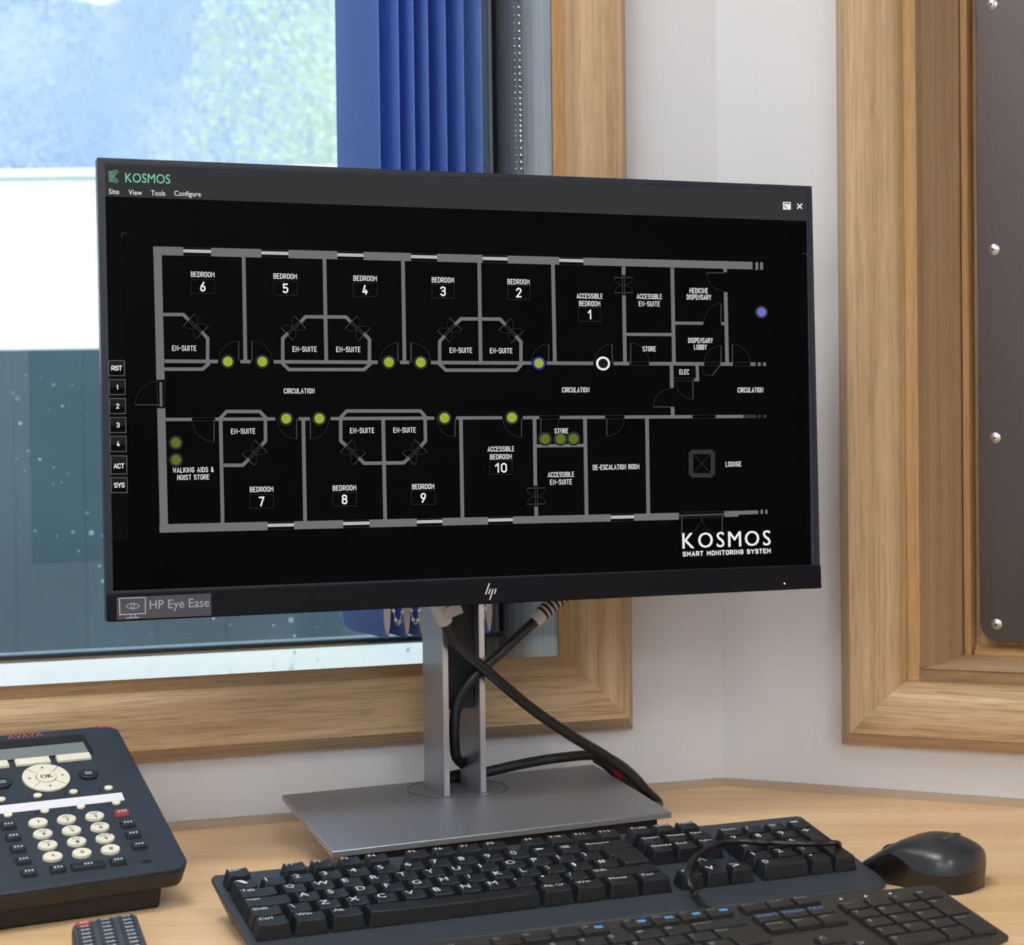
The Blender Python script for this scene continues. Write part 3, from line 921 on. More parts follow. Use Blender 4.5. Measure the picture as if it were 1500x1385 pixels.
for a, b in ((1088.6, 1107.5), (1110, 1114.5), (1117.5, 1122)): stroke(dim, ((a, yl(a)), (b, yl(b))), 5)
for a, b in ((281, 315), (789.7, 819.8), (886, 914.6), (1014, 1048)):
    for dy in (-2.5, 2.5): stroke(outl, ((a, yl(a) + dy), (b, yl(b) + dy)), .9)
for a, b in ((921.6, 950.6), (1031, 1054.7), (1073, 1099)):
    for dy in (-2.5, 2.5): stroke(outl, ((a, yu(a) + dy), (b, yu(b) + dy)), .9)
for pts in ([zb(1018, 714), zb(1020, 766), zb(1008, 766)], [zb(765, 605), zb(932, 606)], [zb(938, 565), zb(1040, 566)], [zb(1104, 567), zb(1118, 567)], [zd_(376, 242), zd_(563, 240)]):
    stroke(wl, pts, 4.6)
for dy in (-5, 5): stroke(outl, (zb(938, 765 + dy), zb(1008, 766 + dy)), .9)
# en-suite outlines and the bays into the corridor
EN = [[za(327, 723), za(415, 723), za(440, 748)], [za(495, 798), za(522, 828), za(522, 926)], [za(330, 963), za(500, 963), za(530, 936)],
      [za(852, 926), za(852, 828), za(875, 805)], [za(930, 757), za(952, 733), za(1130, 734), za(1152, 757)], [za(1208, 806), za(1233, 832), za(1233, 926)], [za(848, 936), za(880, 965), za(1210, 965), za(1240, 937)],
      [zb(106, 702), zb(106, 630), zb(124, 610)], [zb(160, 570), zb(182, 550), zb(320, 551), zb(340, 572)], [zb(375, 610), zb(394, 632), zb(394, 702)], [zb(103, 708), zb(128, 732), zb(378, 732), zb(399, 708)],
      [zc(705, 95), zc(706, 180), zc(690, 198)], [zc(640, 252), zc(615, 278), zc(538, 278)], [zc(523, 92), zc(550, 63), zc(683, 63), zc(711, 92)],
      [zc(1006, 97), zc(1006, 180), zc(1028, 200)], [zc(1078, 248), zc(1100, 270), zc(1258, 268), zc(1280, 247)], [zc(1325, 203), zc(1345, 180), zc(1343, 95)], [zc(1003, 90), zc(1030, 61), zc(1325, 61), zc(1349, 90)]]
for p in EN: stroke(wl, p, 5.0)
obj_e('plan_walls', wl, eWall)
obj_e('plan_windows', win_e, eWin)

# door swings, thin
def door(h, l, e):
    stroke(thin, (h, l), 1.5)
    a0 = np.array(l) - h; a1 = np.array(e) - h
    pts = [tuple(np.array(h) + a0 * math.cos(t) + a1 * math.sin(t)) for t in np.linspace(0, math.pi / 2, 10)]
    stroke(outl, pts, .9)
for z, L in ((za, [((658, 928), (658, 840), (570, 928)), ((717, 928), (717, 840), (805, 928)), ((1358, 930), (1358, 847), (1280, 930)), ((1415, 930), (1415, 847), (1500, 930)), ((310, 1120), (203, 1120), (310, 1015))]),
             (zb, [((5, 706), (5, 635), (75, 706)), ((492, 706), (492, 640), (430, 706)), ((717, 706), (717, 640), (655, 706)), ((783, 708), (783, 635), (848, 708)), ((1103, 708), (1103, 645), (1043, 708)), ((1143, 708), (1143, 640), (1207, 708)),
                   ((1103, 565), (1103, 495), (1042, 565)), ((1117, 387), (1052, 387), (1117, 452)), ((1003, 765), (1003, 835), (940, 765)), ((930, 862), (862, 862), (930, 797)), ((1103, 712), (1070, 752), (1045, 712))]),
             (zc, [((500, 97), (500, 185), (415, 97)), ((830, 92), (830, 172), (752, 92)), ((885, 92), (885, 172), (960, 92)), ((1463, 90), (1463, 165), (1390, 90))]),
             (zd_, [((320, 137), (320, 207), (250, 137)), ((393, 137), (393, 205), (463, 137)), ((643, 137), (643, 205), (708, 137)), ((927, 505), (927, 580), (1002, 505)), ((1080, 505), (1080, 580), (1002, 505))])):
    for h, l, e_ in L: door(z(*h), z(*l), z(*e_))
def double_leaf(a, b, tick):
    "pair of swing doors drawn across a diagonal opening"
    a = np.array(a); b = np.array(b); d = b - a; L = np.linalg.norm(d); d = d / L; n = np.array([-d[1], d[0]])
    for s in (-1.6, 1.6): stroke(thin, (tuple(a + n * s), tuple(b + n * s)), .8)
    for c, sg in ((a + d * L * .12, 1), (b - d * L * .12, -1)):
        stroke(thin, (tuple(c - n * tick), tuple(c + n * tick)), 1.1)
        for s in (-1, 1):
            pts = [tuple(c + n * s * tick * math.cos(t) + d * sg * L * .38 * math.sin(t)) for t in np.linspace(0, math.pi / 2, 8)]
            stroke(outl, pts, .9)
for a, b in ((za(430, 738), za(508, 812)), (za(938, 748), za(862, 818)), (za(1143, 748), za(1220, 820)), (zb(170, 560), zb(113, 620)), (zb(330, 562), zb(388, 622)),
             (zc(695, 192), zc(628, 265)), (zc(1020, 192), zc(1090, 260)), (zc(1335, 192), zc(1268, 260))):
    double_leaf(a, b, 12.5)
double_leaf(zb(757, 395), zb(758, 466), 13.5); double_leaf(zd_(375, 392), zd_(377, 472), 13.5)
obj_e('door_leaves', thin, eThin)
# lounge roof light
lo = [zd_(952, 256), zd_(1053, 256), zd_(1053, 362), zd_(952, 362)]
li = [zd_(971, 273), zd_(1036, 273), zd_(1036, 345), zd_(971, 345)]
for i in range(4):
    j = (i + 1) % 4
    stroke(dim, (lerp(lo[i], li[i], .5), lerp(lo[j], li[j], .5)), 6.5)
stroke(outl, (li[0], li[2]), 1.0); stroke(outl, (li[1], li[3]), 1.0)
# number frames
for x, y in ((296.8, 419.8), (417.8, 422.3), (534.8, 424.6), (648.6, 427), (759.8, 428.9), (863.6, 460.8), (383.2, 734.8), (504.6, 731.6), (619.8, 729.2), (733.6, 685.2)):
    hw, hh = 17.4, 10.2
    if x > 640: hw = 16.4
    stroke(outl, [(x - hw, y - hh), (x + hw, y - hh), (x + hw, y + hh), (x - hw, y + hh), (x - hw, y - hh)], .9)
stroke(dim, ((178.8, 347.5), (178.6, 342), (184.5, 342)), 1.4); stroke(dim, ((1176, 371.5), (1181.5, 371.8), (1181.7, 377)), 1.4)
obj_e('arcs_and_frames', outl, eOut)
obj_e('plan_details', dim, eDim)

# captions
cap = MB()
def caption(t, x, y, wd, h, target=None, yy=Y3, bold=0.0):
    c = sc(x, y)
    if target is None:
        tech_y(cap, t, c[0], c[1], wd * pxs(x, y)[0], h * pxs(x, y)[1], yy, .118 if h < 10 else .155, .30)
    else:
        text_y(target, t, c[0], c[1], wd * pxs(x, y)[0], h * pxs(x, y)[1], yy, bold)
for n, x, y in (('6', 296.8, 402.3), ('5', 417.6, 405), ('4', 534.7, 408), ('3', 648.5, 410.4), ('2', 759.3, 413), ('7', 383, 717), ('8', 504.4, 715), ('9', 619.6, 713)):
    caption('BEDROOM', x, y, 34.5 if x < 560 else 32.5, 7.8)
for t, x, y in (('6', 296.8, 420.2), ('5', 417.8, 422.6), ('4', 534.4, 424.8), ('3', 648.6, 427), ('2', 759.6, 429), ('1', 863.4, 461), ('7', 383, 735), ('8', 504.4, 732), ('9', 619.8, 729.6)):
    caption(t, x, y, 5.4 if t == '1' else 8.0, 14.2, None, Y3, .00016)
caption('10', 733.4, 685.6, 17.5, 14.2, None, Y3, .00016)
for x, y in ((269.7, 510.4), (446, 511.8), (510, 512.2), (674.8, 513.4), (733.8, 514), (356, 632), (530.2, 631), (592.4, 630.3)): caption('EN-SUITE', x, y, 35.5 if x < 560 else 33, 7.8)
for t, x, y, wd in (('ACCESSIBLE', 863.4, 434, 38), ('BEDROOM', 863.4, 445, 31), ('ACCESSIBLE', 950.8, 434.6, 37), ('EN-SUITE', 950.8, 445.4, 31), ('MEDICINE', 1023, 426, 27), ('DISPENSARY', 1023.5, 435.6, 36),
                    ('DISPENSARY', 1025.7, 499, 36), ('LOBBY', 1025.6, 508.8, 19), ('STORE', 950.6, 511.4, 19.5), ('ELEC', 1001.8, 545, 14), ('CIRCULATION', 843, 571.4, 40), ('CIRCULATION', 1098.8, 571.6, 37.5), ('CIRCULATION', 438, 573, 45),
                    ('STORE', 822, 631.6, 20), ('ACCESSIBLE', 733.4, 658, 39), ('BEDROOM', 733.4, 669.4, 32), ('ACCESSIBLE', 821.4, 695.4, 38.5), ('EN-SUITE', 821.4, 706.4, 32), ('DE-ESCALATION ROOM', 902.2, 684.4, 68),
                    ('LOUNGE', 1074, 680.2, 23), ('WALKING AIDS &', 283, 688.6, 60), ('HOIST STORE', 283, 699.4, 47)):
    caption(t, x, y, wd, 7.6)
obj_e('room_captions', cap, eW)
tt = MB(); caption('KOSMOS', 216.4, 261.6, 65.5, 13.6, tt, Y3, .00004)
ky0, ky1 = 251.4, 266.0
# green stripe emblem left of the title: horizontal bars that bend away up and down
for i in range(4):
    y = 251.5 + i * 2.1
    stroke(tt, ((159.0, y), (160.8 + i * 2.0, y + .1), (160.8 + i * 2.0 + (6.4 if i > 1 else 3.2 + i * 1.4), y - (7.0 if i > 1 else 1.0 + i * 3.4) + .4)) if i else ((159, y), (163.5, y)), .8, Y3)
    y2 = 265.8 - i * 2.1
    stroke(tt, ((159.3, y2), (161 + i * 2.0, y2 + .1), (161 + i * 2.0 + (6.4 if i > 1 else 3.2 + i * 1.4), y2 + (7.0 if i > 1 else 1.0 + i * 3.4) - .4)) if i else ((159.3, y2), (163.7, y2)), .8, Y3)
obj_e('title', tt, eMint)
mn = MB()
for t, x, y, wd, h in (('Site', 166.8, 280.9, 15, 7.6), ('View', 198, 282.2, 19.6, 7.6), ('Tools', 231.4, 283.2, 20.6, 7.6), ('Configure', 274.6, 285.2, 39, 9.6)): caption(t, x, y, wd, h, mn, Y3, .0)
obj_e('menu_captions', mn, eW)
lg = MB(); _l, _q = sc(1064, 790.4), pxs(1064, 790.4)
spaced_y(lg, 'KOSMOS', _l[0], _l[1], 129 * _q[0], 22.4 * _q[1], Y3); spaced_y(lg, 'KOSMOS', _l[0] + .0003, _l[1], 129 * _q[0], 22.4 * _q[1], Y3 - 2e-6)
_l = sc(1064.6, 809.6); tech_y(lg, 'SMART MONITORING SYSTEM', _l[0], _l[1], 129 * _q[0], 7.2 * _q[1], Y3, .2, .34)
obj_e('screen_logo', lg, eW)
ic = MB()
ic.flat(P((1146.6, 296), (1146.6, 307), (1158, 307.4), (1158, 296.4)), Y2)
stroke(ic, ((1167.4, 298.8), (1174.6, 306)), 1.8); stroke(ic, ((1174.6, 298.8), (1167.4, 306)), 1.8)
obj_e('window_icons', ic, eW)
ic = MB(); stroke(ic, ((1148.2, 298.2), (1156.6, 298.4)), 1.6, Y3); stroke(ic, ((1147.4, 300.5), (1152.6, 306)), 1.2, Y3)
obj_e('icon_lines', ic, eHead)
for t, x, y, h in (('RST', 170.7, 539.6, 22), ('1', 171.6, 567.4, 22), ('2', 172.1, 595.2, 22), ('3', 172.6, 623, 22), ('4', 173.1, 650.6, 22), ('ACT', 174, 681.4, 26.5), ('SYS', 174.7, 711, 22)):
    hw, hh = 11.6, h / 2
    b_ = obj_e('side_button', MB().flat(P((x - hw, y - hh), (x - hw, y + hh), (x + hw, y + hh), (x + hw, y - hh)), Y2), eBtn)
    mb = MB(); stroke(mb, [(x - hw, y - hh), (x + hw, y - hh), (x + hw, y + hh), (x - hw, y + hh), (x - hw, y - hh)], 1.1, Y3)
    obj_e('side_button_rim', mb, eBtnR)
    mb = MB(); mb.flat(P((x - hw + 1, y + 1), (x - hw + 1, y + hh - 1), (x + hw - 1, y + hh - 1), (x + hw - 1, y + 1)), Y3 + .00002)
    obj_e('side_button_shade', mb, gray_e(12))
    mb = MB(); _l, _q = sc(x, y + (1.5 if t == 'ACT' else 0)), pxs(x, y); tech_y(mb, t, _l[0], _l[1], ({1: 4.6, 3: 15.6}[len(t)] if t != '1' else 2.6) * _q[0], 7.4 * _q[1], Y4, .16, .18)
    obj_e('side_button_caption', mb, eW)
# status lights of the plan
def status(c, col, ringm=eRing, rin=7.2, rout=10.4):
    obj_e('status_ring', MB().flat(circ_px(c, rout), Y3), ringm)
    obj_e('status_light', MB().flat(circ_px(c, rin), Y4), col)
for c in ((333.4, 530), (384, 530), (569.3, 530.8), (616, 531.2), (419, 613.6), (467.5, 613.4), (650.8, 612.6), (749.4, 612)): status(c, eGreen)
for c in ((257.3, 648.8), (257.6, 674), (798, 643.4), (820.6, 643.4), (839.8, 643)): status(c, eGreen2)
status((789, 532.4), eGreen, eBlueR, 6.8, 9.6)
status((1114.8, 457.5), eBlue, eRing, 6.8, 9.6)
status((883, 532.8), gray_e(28), eW, 7.2, 10.2)

# chin: sticker, maker's mark, power light
YC = -.0023
def scc(x, y): return MF.hity(x, y, YC)[[0, 2]]
stk = obj('sticker', MB().prism_y([scc(*q) for q in ((170.5, 876), (171.5, 908.5), (309.8, 902), (309, 869.5))], YC - .0002, YC), pmat('sticker_grey', srgb(64, 64, 70), 0.55), mon)
pm = pmat('sticker_print', srgb(160, 164, 178), 0.55)
mb = MB(); c = scc(263, 886.6); text_y(mb, 'HP Eye Ease', c[0], c[1], 87 * pxs(263, 866)[0], 17.0 * pxs(263, 866)[1], YC - .0003, .00003)
def cline(mb, pts, wd, y=YC - .0003):
    for a, b in zip(pts[:-1], pts[1:]):
        A = np.array(scc(*a)); B = np.array(scc(*b)); d = B - A; d /= np.linalg.norm(d); n = np.array([-d[1], d[0]]) * wd * pxs(*a)[0] / 2
        A = A - d * wd * pxs(*a)[0] * .3; B = B + d * wd * pxs(*a)[0] * .3
        mb.flat([A + n, A - n, B - n, B + n], y)
ez = lambda x, y: (150 + x / 8.333, 850 + y / 8.333)
cline(mb, [ez(206, 224), ez(522, 214), ez(524, 408), ez(212, 424), ez(206, 224)], 1.7)
cline(mb, [ez(345, 424), ez(347, 462)], 1.3); cline(mb, [ez(396, 421), ez(398, 458)], 1.3); cline(mb, [ez(290, 465), ez(440, 456)], 1.6)
cline(mb, [ez(288, 322), ez(318, 296), ez(368, 282), ez(418, 292), ez(452, 314)], 1.2); cline(mb, [ez(288, 322), ez(322, 344), ez(372, 356), ez(422, 342), ez(452, 314)], 1.2)
for a in range(16):
    t0, t1 = a * math.pi / 8, (a + 1) * math.pi / 8
    cline(mb, [ez(368 + 22 * math.cos(t0), 316 + 26 * math.sin(t0)), ez(368 + 22 * math.cos(t1), 316 + 26 * math.sin(t1))], 1.2)
obj('sticker_print', mb, pm, stk, MF.M, smooth=0)
mb = MB()
hz_ = lambda x, y: (690 + x / 25, 845 + y / 25)
for a, b in (((665, 260), (540, 640)), ((705, 465), (650, 632)), ((805, 465), (690, 840)), ((912, 450), (862, 625))):
    cline(mb, [hz_(*a), hz_(*b)], 1.9, YC - .0001)
obj('maker_mark', mb, pmat('mark_silver', srgb(205, 205, 202), 0.4), mon, MF.M, smooth=0)
c = scc(1149.2, 855.2)
n = 10
mb = MB().loft([[(c[0] + .0007 * math.cos(-2 * math.pi * i / n), y, c[1] + .0007 * math.sin(-2 * math.pi * i / n)) for i in range(n)] for y in (YC + .0002, YC - .0004)])
obj('power_light', mb, emat('led_blue', (0.45, 0.62, 1.0), 1.6), mon, MF.M)

# stand
HP_ = 0.032
DZ = Matrix.Translation((0, 0, ZD))
cor = [on_z(*q, HP_) for q in ((486, 1248), (984, 1190), (870, 1120), (413, 1165))]
poly = [(q[0], q[1]) for q in cor]
PLM = Matrix.Identity(4)
obj('base_plate', MB().prism(poly, ZD + HP_ - .0045, ZD + HP_), alu, mon, PLM, bevel=.0007)
cx = sum(p[0] for p in poly) / 4; cy = sum(p[1] for p in poly) / 4
foot = [(cx + (x - cx) * .93, cy + (y - cy) * .93) for x, y in poly]
foot[3] = (foot[0][0] + .045, foot[3][1] + .03); foot[2] = (foot[2][0] - .01, foot[2][1] - .02)
obj('base_foot', MB().prism(foot, ZD + .0004, ZD + HP_ - .0045), matt_black, mon, PLM, bevel=.001)
pc = on_z(670, 1155.5, HP_)
obj('swivel_disc', MB().ring((pc[0], pc[1]), .0400, .0407, ZD + HP_ + .00002, ZD + HP_ + .00025, 64), pmat('dark_seam', srgb(78, 78, 82), 0.5), mon, PLM)
fl = on_z(650.5, 1168, HP_); frr = on_z(712.5, 1162, HP_)
fl = np.array([fl[0], fl[1], 0]); frr = np.array([frr[0], frr[1], 0])
CF = Frame((fl[0], fl[1], ZD), frr - fl, (0, 0, 1)); cw = np.linalg.norm(frr - fl)
CD = 0.047; CH = 0.30
ft = .0050
shr = math.tan(math.radians(3))
for a in (0.0, cw - ft):
    mb = MB().loft([[(a, 0, z), (a + ft, 0, z), (a + ft + .001, CD, z), (a + .001, CD, z)] for z in (HP_, CH)])
    f_ = obj('column_fin', mb, alu, mon, CF.M, bevel=.0005)
    obj('fin_edge', MB().box((a + .0003, -.0006, HP_ + .0005), (a + ft - .0003, -.00002, CH)), alu_edge, f_, CF.M)
zsp = CF.hity(680, 1038, .010)[2]
obj('column_spine', MB().box((ft, .010, zsp), (cw - ft, CD - .004, CH)), matt_black, mon, CF.M, bevel=.0008)
obj('tilt_hinge', MB().box((.006, -.030, CH - .09), (cw - .006, .012, CH - .02)), matt_black, mon, CF.M, bevel=.002)

# ------------------------------------------------------------------ cables behind the monitor
def at_y(x, y, Y):
    d = ray(x, y); return EYE + d * (Y / d[1])
def colm(x, y, dd):
    "point seen at (x, y) on the plane dd in front of the column"
    p = CF.hity(x, y, -dd); return CF.w(*p)
pend = on_z(964, 1177, .005)
cab = thing('cable', Matrix.Translation(tuple(colm(654, 920, .012))), 'black monitor cable with a white paper tag, running down right across the stand', 'cable', 'cables behind the monitor')
pts = [colm(633, 868, .020), colm(648, 905, .014), colm(664, 936, .0135), colm(684, 959, .0150), colm(705, 976, .0150), colm(742, 1008, .0120), colm(785, 1043, .004)]
pts += [at_y(838, 1079, 1.497), at_y(885, 1107, 1.522), at_y(918, 1132, 1.535), at_y(944, 1157, 1.538), pend, on_z(952, 1184, .0050), on_z(925, 1190, .0050)]
obj('cord', MB().tube(pts, .0044, 12), cable_m, cab, PLM)
def sleeve(P0, P1, r, n=14):
    d = P1 - P0; 
    return MB().tube([P0, P0 + d * .5, P1], r, n, 0)
obj('tag_sleeve', sleeve(colm(634, 872, .0205), colm(652, 912, .0128), .0062), white_tag, cab, PLM)
q = [colm(646, 880, .024), colm(655, 908, .024), colm(679, 898, .024), colm(668, 868, .024)]
V = [tuple(p) for p in q] + [tuple(p + CF.Y * .0004) for p in q]
tg = obj('paper_tag', MB().add(V, [(0, 1, 2, 3), (7, 6, 5, 4), (0, 4, 5, 1), (1, 5, 6, 2), (2, 6, 7, 3), (3, 7, 4, 0)]), white_tag, cab, PLM)
mb = MB()
for t in (.15, .30, .42):
    a = q[0] + (q[1] - q[0]) * t + (q[3] - q[0]) * .12; b = q[0] + (q[1] - q[0]) * t + (q[3] - q[0]) * .55
    dn = (q[1] - q[0]) * .05
    mb.add([tuple(p - CF.Y * .0002) for p in (a, a + dn, b + dn, b)], [(0, 1, 2, 3)])
obj('tag_print', mb, ink, tg, PLM, smooth=0)

cab2 = thing('cable', Matrix.Translation(tuple(colm(735, 955, .004))), 'black monitor cable with a striped grey connector, looping behind the stand', 'cable', 'cables behind the monitor')
pts = [colm(822, 874, -.004), colm(788, 906, -.002), colm(760, 932, .0), colm(733, 957, .0022), colm(708, 979, .0050), colm(688, 1000, .0030), colm(672, 1026, -.001), colm(666, 1055, -.008), colm(666, 1090, -.018), colm(670, 1112, -.028)]
zc_ = HP_ + .0046
for x, y in ((688, 1128),): pts.append(on_z(x, y + 2, zc_ + .001))
pts.append(CF.w(cw * .6, CD + .006, HP_ + .0048))
pts.append(CF.w(cw + .014, CD + .007, HP_ + .0050))
pts += [at_y(768, 1119, 1.537), at_y(825, 1110, 1.548), at_y(876, 1107, 1.562), at_y(905, 1119, 1.563), at_y(932, 1142, 1.560), at_y(950, 1165, 1.556), on_z(952, 1176, .0050), on_z(930, 1181, .0050)]
obj('cord', MB().tube(pts, .0043, 12), cable_m, cab2, PLM)
cn = obj('connector', sleeve(colm(826, 870, -.004), colm(782, 911, -.0015), .0060), white_tag, cab2, PLM)
A = colm(824, 872, -.004); B = colm(791, 902, -.002)
for i in range(6):
    t = i / 6
    obj('grip_ring', sleeve(A + (B - A) * (t + .02), A + (B - A) * (t + .10), .0064), matt_black, cn, PLM)
cab3 = thing('cable', Matrix.Translation(tuple(at_y(900, 1130, 1.572))), 'thin black cord with a red clip beside the right corner of the stand base', 'cable', 'cables behind the monitor')
pts = [at_y(872, 1113, 1.600), at_y(886, 1122, 1.592), at_y(905, 1138, 1.582), at_y(930, 1158, 1.580), on_z(946, 1171, .0036), on_z(925, 1175, .0036)]
obj('cord', MB().tube(pts, .0032, 10), cable_m, cab3, PLM)
obj('clip', sleeve(at_y(902, 1128, 1.578), at_y(913, 1137, 1.576), .0040), red_m, cab3, PLM, label='small red plastic clip')

# ------------------------------------------------------------------ keyboards
U_ = .01905
def kframe(ox, oy, oz, yaw, tilt):
    X = np.array([math.cos(yaw), math.sin(yaw), 0]); h = np.array([-math.sin(yaw), math.cos(yaw), 0])
    Y = h * math.cos(tilt) + np.array([0, 0, 1.0]) * math.sin(tilt)
    return Frame((ox, oy, oz + ZD), X, np.cross(X, Y))
GAP = .3
def keys_layout(r1, r2, r3, r4, r5, enter_top):
    K = []      # (legend, x0, x1, y0, y1) in key units
    def row(y, items, x=0.0):
        for t, wd in items:
            if t is not None: K.append((t, x, x + wd, y - .5, y + .5))
            x += wd
    fr = [('Esc', 1), (None, 1)] + [('F%d' % i, 1) for i in range(1, 5)] + [(None, .5)] + [('F%d' % i, 1) for i in range(5, 9)] + [(None, .5)] + [('F%d' % i, 1) for i in range(9, 13)]
    row(0, fr)
    row(r1, [(t, 1) for t in NUMROW1] + [('Backspace', 2)])
    row(r2, [('Tab', 1.5)] + [(t, 1) for t in QROW])
    row(r3, [('Caps', 1.75)] + [(t, 1) for t in AROW])
    row(r4, [('Shift', 1.25)] + [(t, 1) for t in ZROW] + [('Shift', 2.75)])
    row(r5, [('Ctrl', 1.25), ('Win', 1.25), ('Alt', 1.25), ('', 6.25), ('Alt Gr', 1.25), ('Win', 1.25), ('Menu', 1.25), ('Ctrl', 1.25)])
    K.append(('Enter', None, None, r2, r3))
    n = 15 + GAP
    row(0, [('PrtSc', 1), ('Scroll', 1), ('Pause', 1)], n)
    row(r1, [('Insert', 1), ('Home', 1), ('PgUp', 1)], n)
    row(r2, [('Delete', 1), ('End', 1), ('PgDn', 1)], n)
    row(r4, [('^', 1)], n + 1)
    row(r5, [('<', 1), ('v', 1), ('>', 1)], n)
    p = 18 + 2 * GAP
    row(r1, [('Num', 1), ('/', 1), ('*', 1), ('-', 1)], p)
    row(r2, [('7', 1), ('8', 1), ('9', 1)], p); row(r3, [('4', 1), ('5', 1), ('6', 1)], p); row(r4, [('1', 1), ('2', 1), ('3', 1)], p)
    row(r5, [('0', 2), ('.', 1)], p)
    K.append(('+', p + 3, p + 4, r2 - .5, r3 + .5)); K.append(('Enter', p + 3, p + 4, r4 - .5, r5 + .5))
    return K
def key_mesh(w_, d_, h, gap, inset, back, dish, nx=6):
    "a keycap with a smaller, slightly dished top; origin at the middle of the top"
    x, y = w_ / 2 - gap, d_ / 2 - gap
    tx, y0, y1 = x - inset, -y + inset * back[0], y - inset * back[1]
    mb = MB()
    V = [(-x, -y, -h), (x, -y, -h), (x, y, -h), (-x, y, -h)]
    xs = np.linspace(-tx, tx, nx + 1)
    f0 = len(V)
    for yy in (y0, y1):
        for q in xs: V.append((q, yy, -dish * (1 - (q / tx) ** 2)))
    Fc = [(3, 2, 1, 0)]
    for i in range(nx): Fc.append((f0 + i, f0 + i + 1, f0 + nx + 2 + i, f0 + nx + 1 + i))
    Fc.append(tuple([0, 1] + [f0 + i for i in range(nx, -1, -1)]))
    Fc.append(tuple([2, 3] + [f0 + nx + 1 + i for i in range(nx + 1)]))
    Fc.append((1, 2, f0 + 2 * nx + 1, f0 + nx)); Fc.append((3, 0, f0, f0 + nx + 1))
    return mb.add(V, Fc)
def enter_mesh(w1, x1, xa, xb, yt, ym, yb, h, inset, gap):
    "ISO enter key outline, wider at the top"
    o = [(xa + gap, yt - gap), (xa + gap, ym + gap), (xb + gap, ym + gap), (xb + gap, yb + gap), (x1 - gap, yb + gap), (x1 - gap, yt - gap)]
    i = [(xa + gap + inset, yt - gap - inset * .3), (xa + gap + inset, ym + gap + inset), (xb + gap + inset, ym + gap + inset), (xb + gap + inset, yb + gap + inset), (x1 - gap - inset, yb + gap + inset), (x1 - gap - inset, yt - gap - inset * .3)]
    return MB().loft([[(x, y, -h) for x, y in o], [(x, y, 0) for x, y in i]])

def build_keys(root, KF, SY, lay, h, gap, inset, back, dish, mat, bevel, rows, leg_mat, leg_h, blue=(), limit=None, lift=None):
    cache = {}
    count = 0
    for t, x0, x1, y0, y1 in lay:
        if x0 is None:
            r2, r3 = y0, y1
            xa, xb, xe = 13.5 * U_, 13.75 * U_, 15 * U_
            yt, ym, yb = -(r2 - .5) * U_ * SY, -(r2 + .5) * U_ * SY, -(r3 + .5) * U_ * SY
            cx_, cy_ = xe - .7 * U_, .5 * (yt + yb)
            me = enter_mesh(0, xe - cx_, xa - cx_, xb - cx_, yt - cy_, ym - cy_, yb - cy_, h, inset, gap)
            kx = (xa - cx_ + inset, yt - cy_)
        else:
            cx_, cy_ = .5 * (x0 + x1) * U_, -.5 * (y0 + y1) * U_ * SY
            w_, d_ = (x1 - x0) * U_, (y1 - y0) * U_ * SY
            key = (round(w_, 5), round(d_, 5))
            if key not in cache:
                cache[key] = mesh_of(key_mesh(w_, d_, h, gap, inset, back, dish, 6 if w_ < .03 else 10), 'key', mat, 30)
            me = cache[key]
            kx = (-w_ / 2 + gap + inset, d_ / 2 - gap)
        wp = KF.w(cx_, cy_, 0)
        if limit:
            px, py = project(wp)
            if not limit(px, py): continue
        M = KF.M @ Matrix.Translation((cx_, cy_, 0))
        k = obj('key' if t != '' else 'space_bar', me, mat, root, M, bevel=bevel, seg=2, smooth=30)
        count += 1
        if t:
            lm = legend_b if t in blue else leg_mat
            hh = leg_h * (1.0 if len(t) == 1 else .62) * (1.6 if t in blue else 1)
            if t in '.,-_': hh *= .35
            if t == '=': hh *= .6
            asp = GLYPH[t][2]
            wd = hh * asp * 1.12
            mb = MB(); text_z(mb, t, kx[0] + wd / 2 + .0014, kx[1] - hh / 2 - .0022 * (SY if h > .005 else .6) , wd, hh, .00012 if dish == 0 else -.00005)
            obj('legend', mb, lm, k, M, smooth=0)
    return count

def slab(poly_top, zbot, edge_drop, inset=.012):
    "closed wedge: top polygon given in world points, bottom flat on the desk"
    c = sum(np.array(p) for p in poly_top) / len(poly_top)
    def inw(p):
        d = c[:2] - p[:2]; return p[:2] + d / np.linalg.norm(d) * inset
    mid = [(p[0], p[1], max(zbot + .001, p[2] - .0035)) for p in poly_top]
    return MB().loft([[(*inw(p), zbot) for p in poly_top], mid, [tuple(p) for p in poly_top]])

# large keyboard
SY1 = .757
K1 = kframe(-.1903, 1.1907, .036, .3919, .1807)
k1c = K1.w(.21, -.05, 0)
kb1 = thing('keyboard', Matrix.Translation((k1c[0], k1c[1], ZD)) @ Matrix.Rotation(.3919, 4, 'Z'), 'large black keyboard with tall keys and wrist rest, just in front of the monitor base', 'keyboard', 'keyboards on the desk')
PLATE = -.0105
def k1p(x, y, z=PLATE): return K1.hitz(x, y, z)
bl, br, frc, fle = k1p(307, 1283), k1p(1172, 1195), k1p(1303, 1293), k1p(372, 1392)
front_y = min(frc[1], -.115)
pt = []
def arc(c, r, a0, a1, n=6): return [(c[0] + r * math.cos(a), c[1] + r * math.sin(a)) for a in np.linspace(a0, a1, n)]
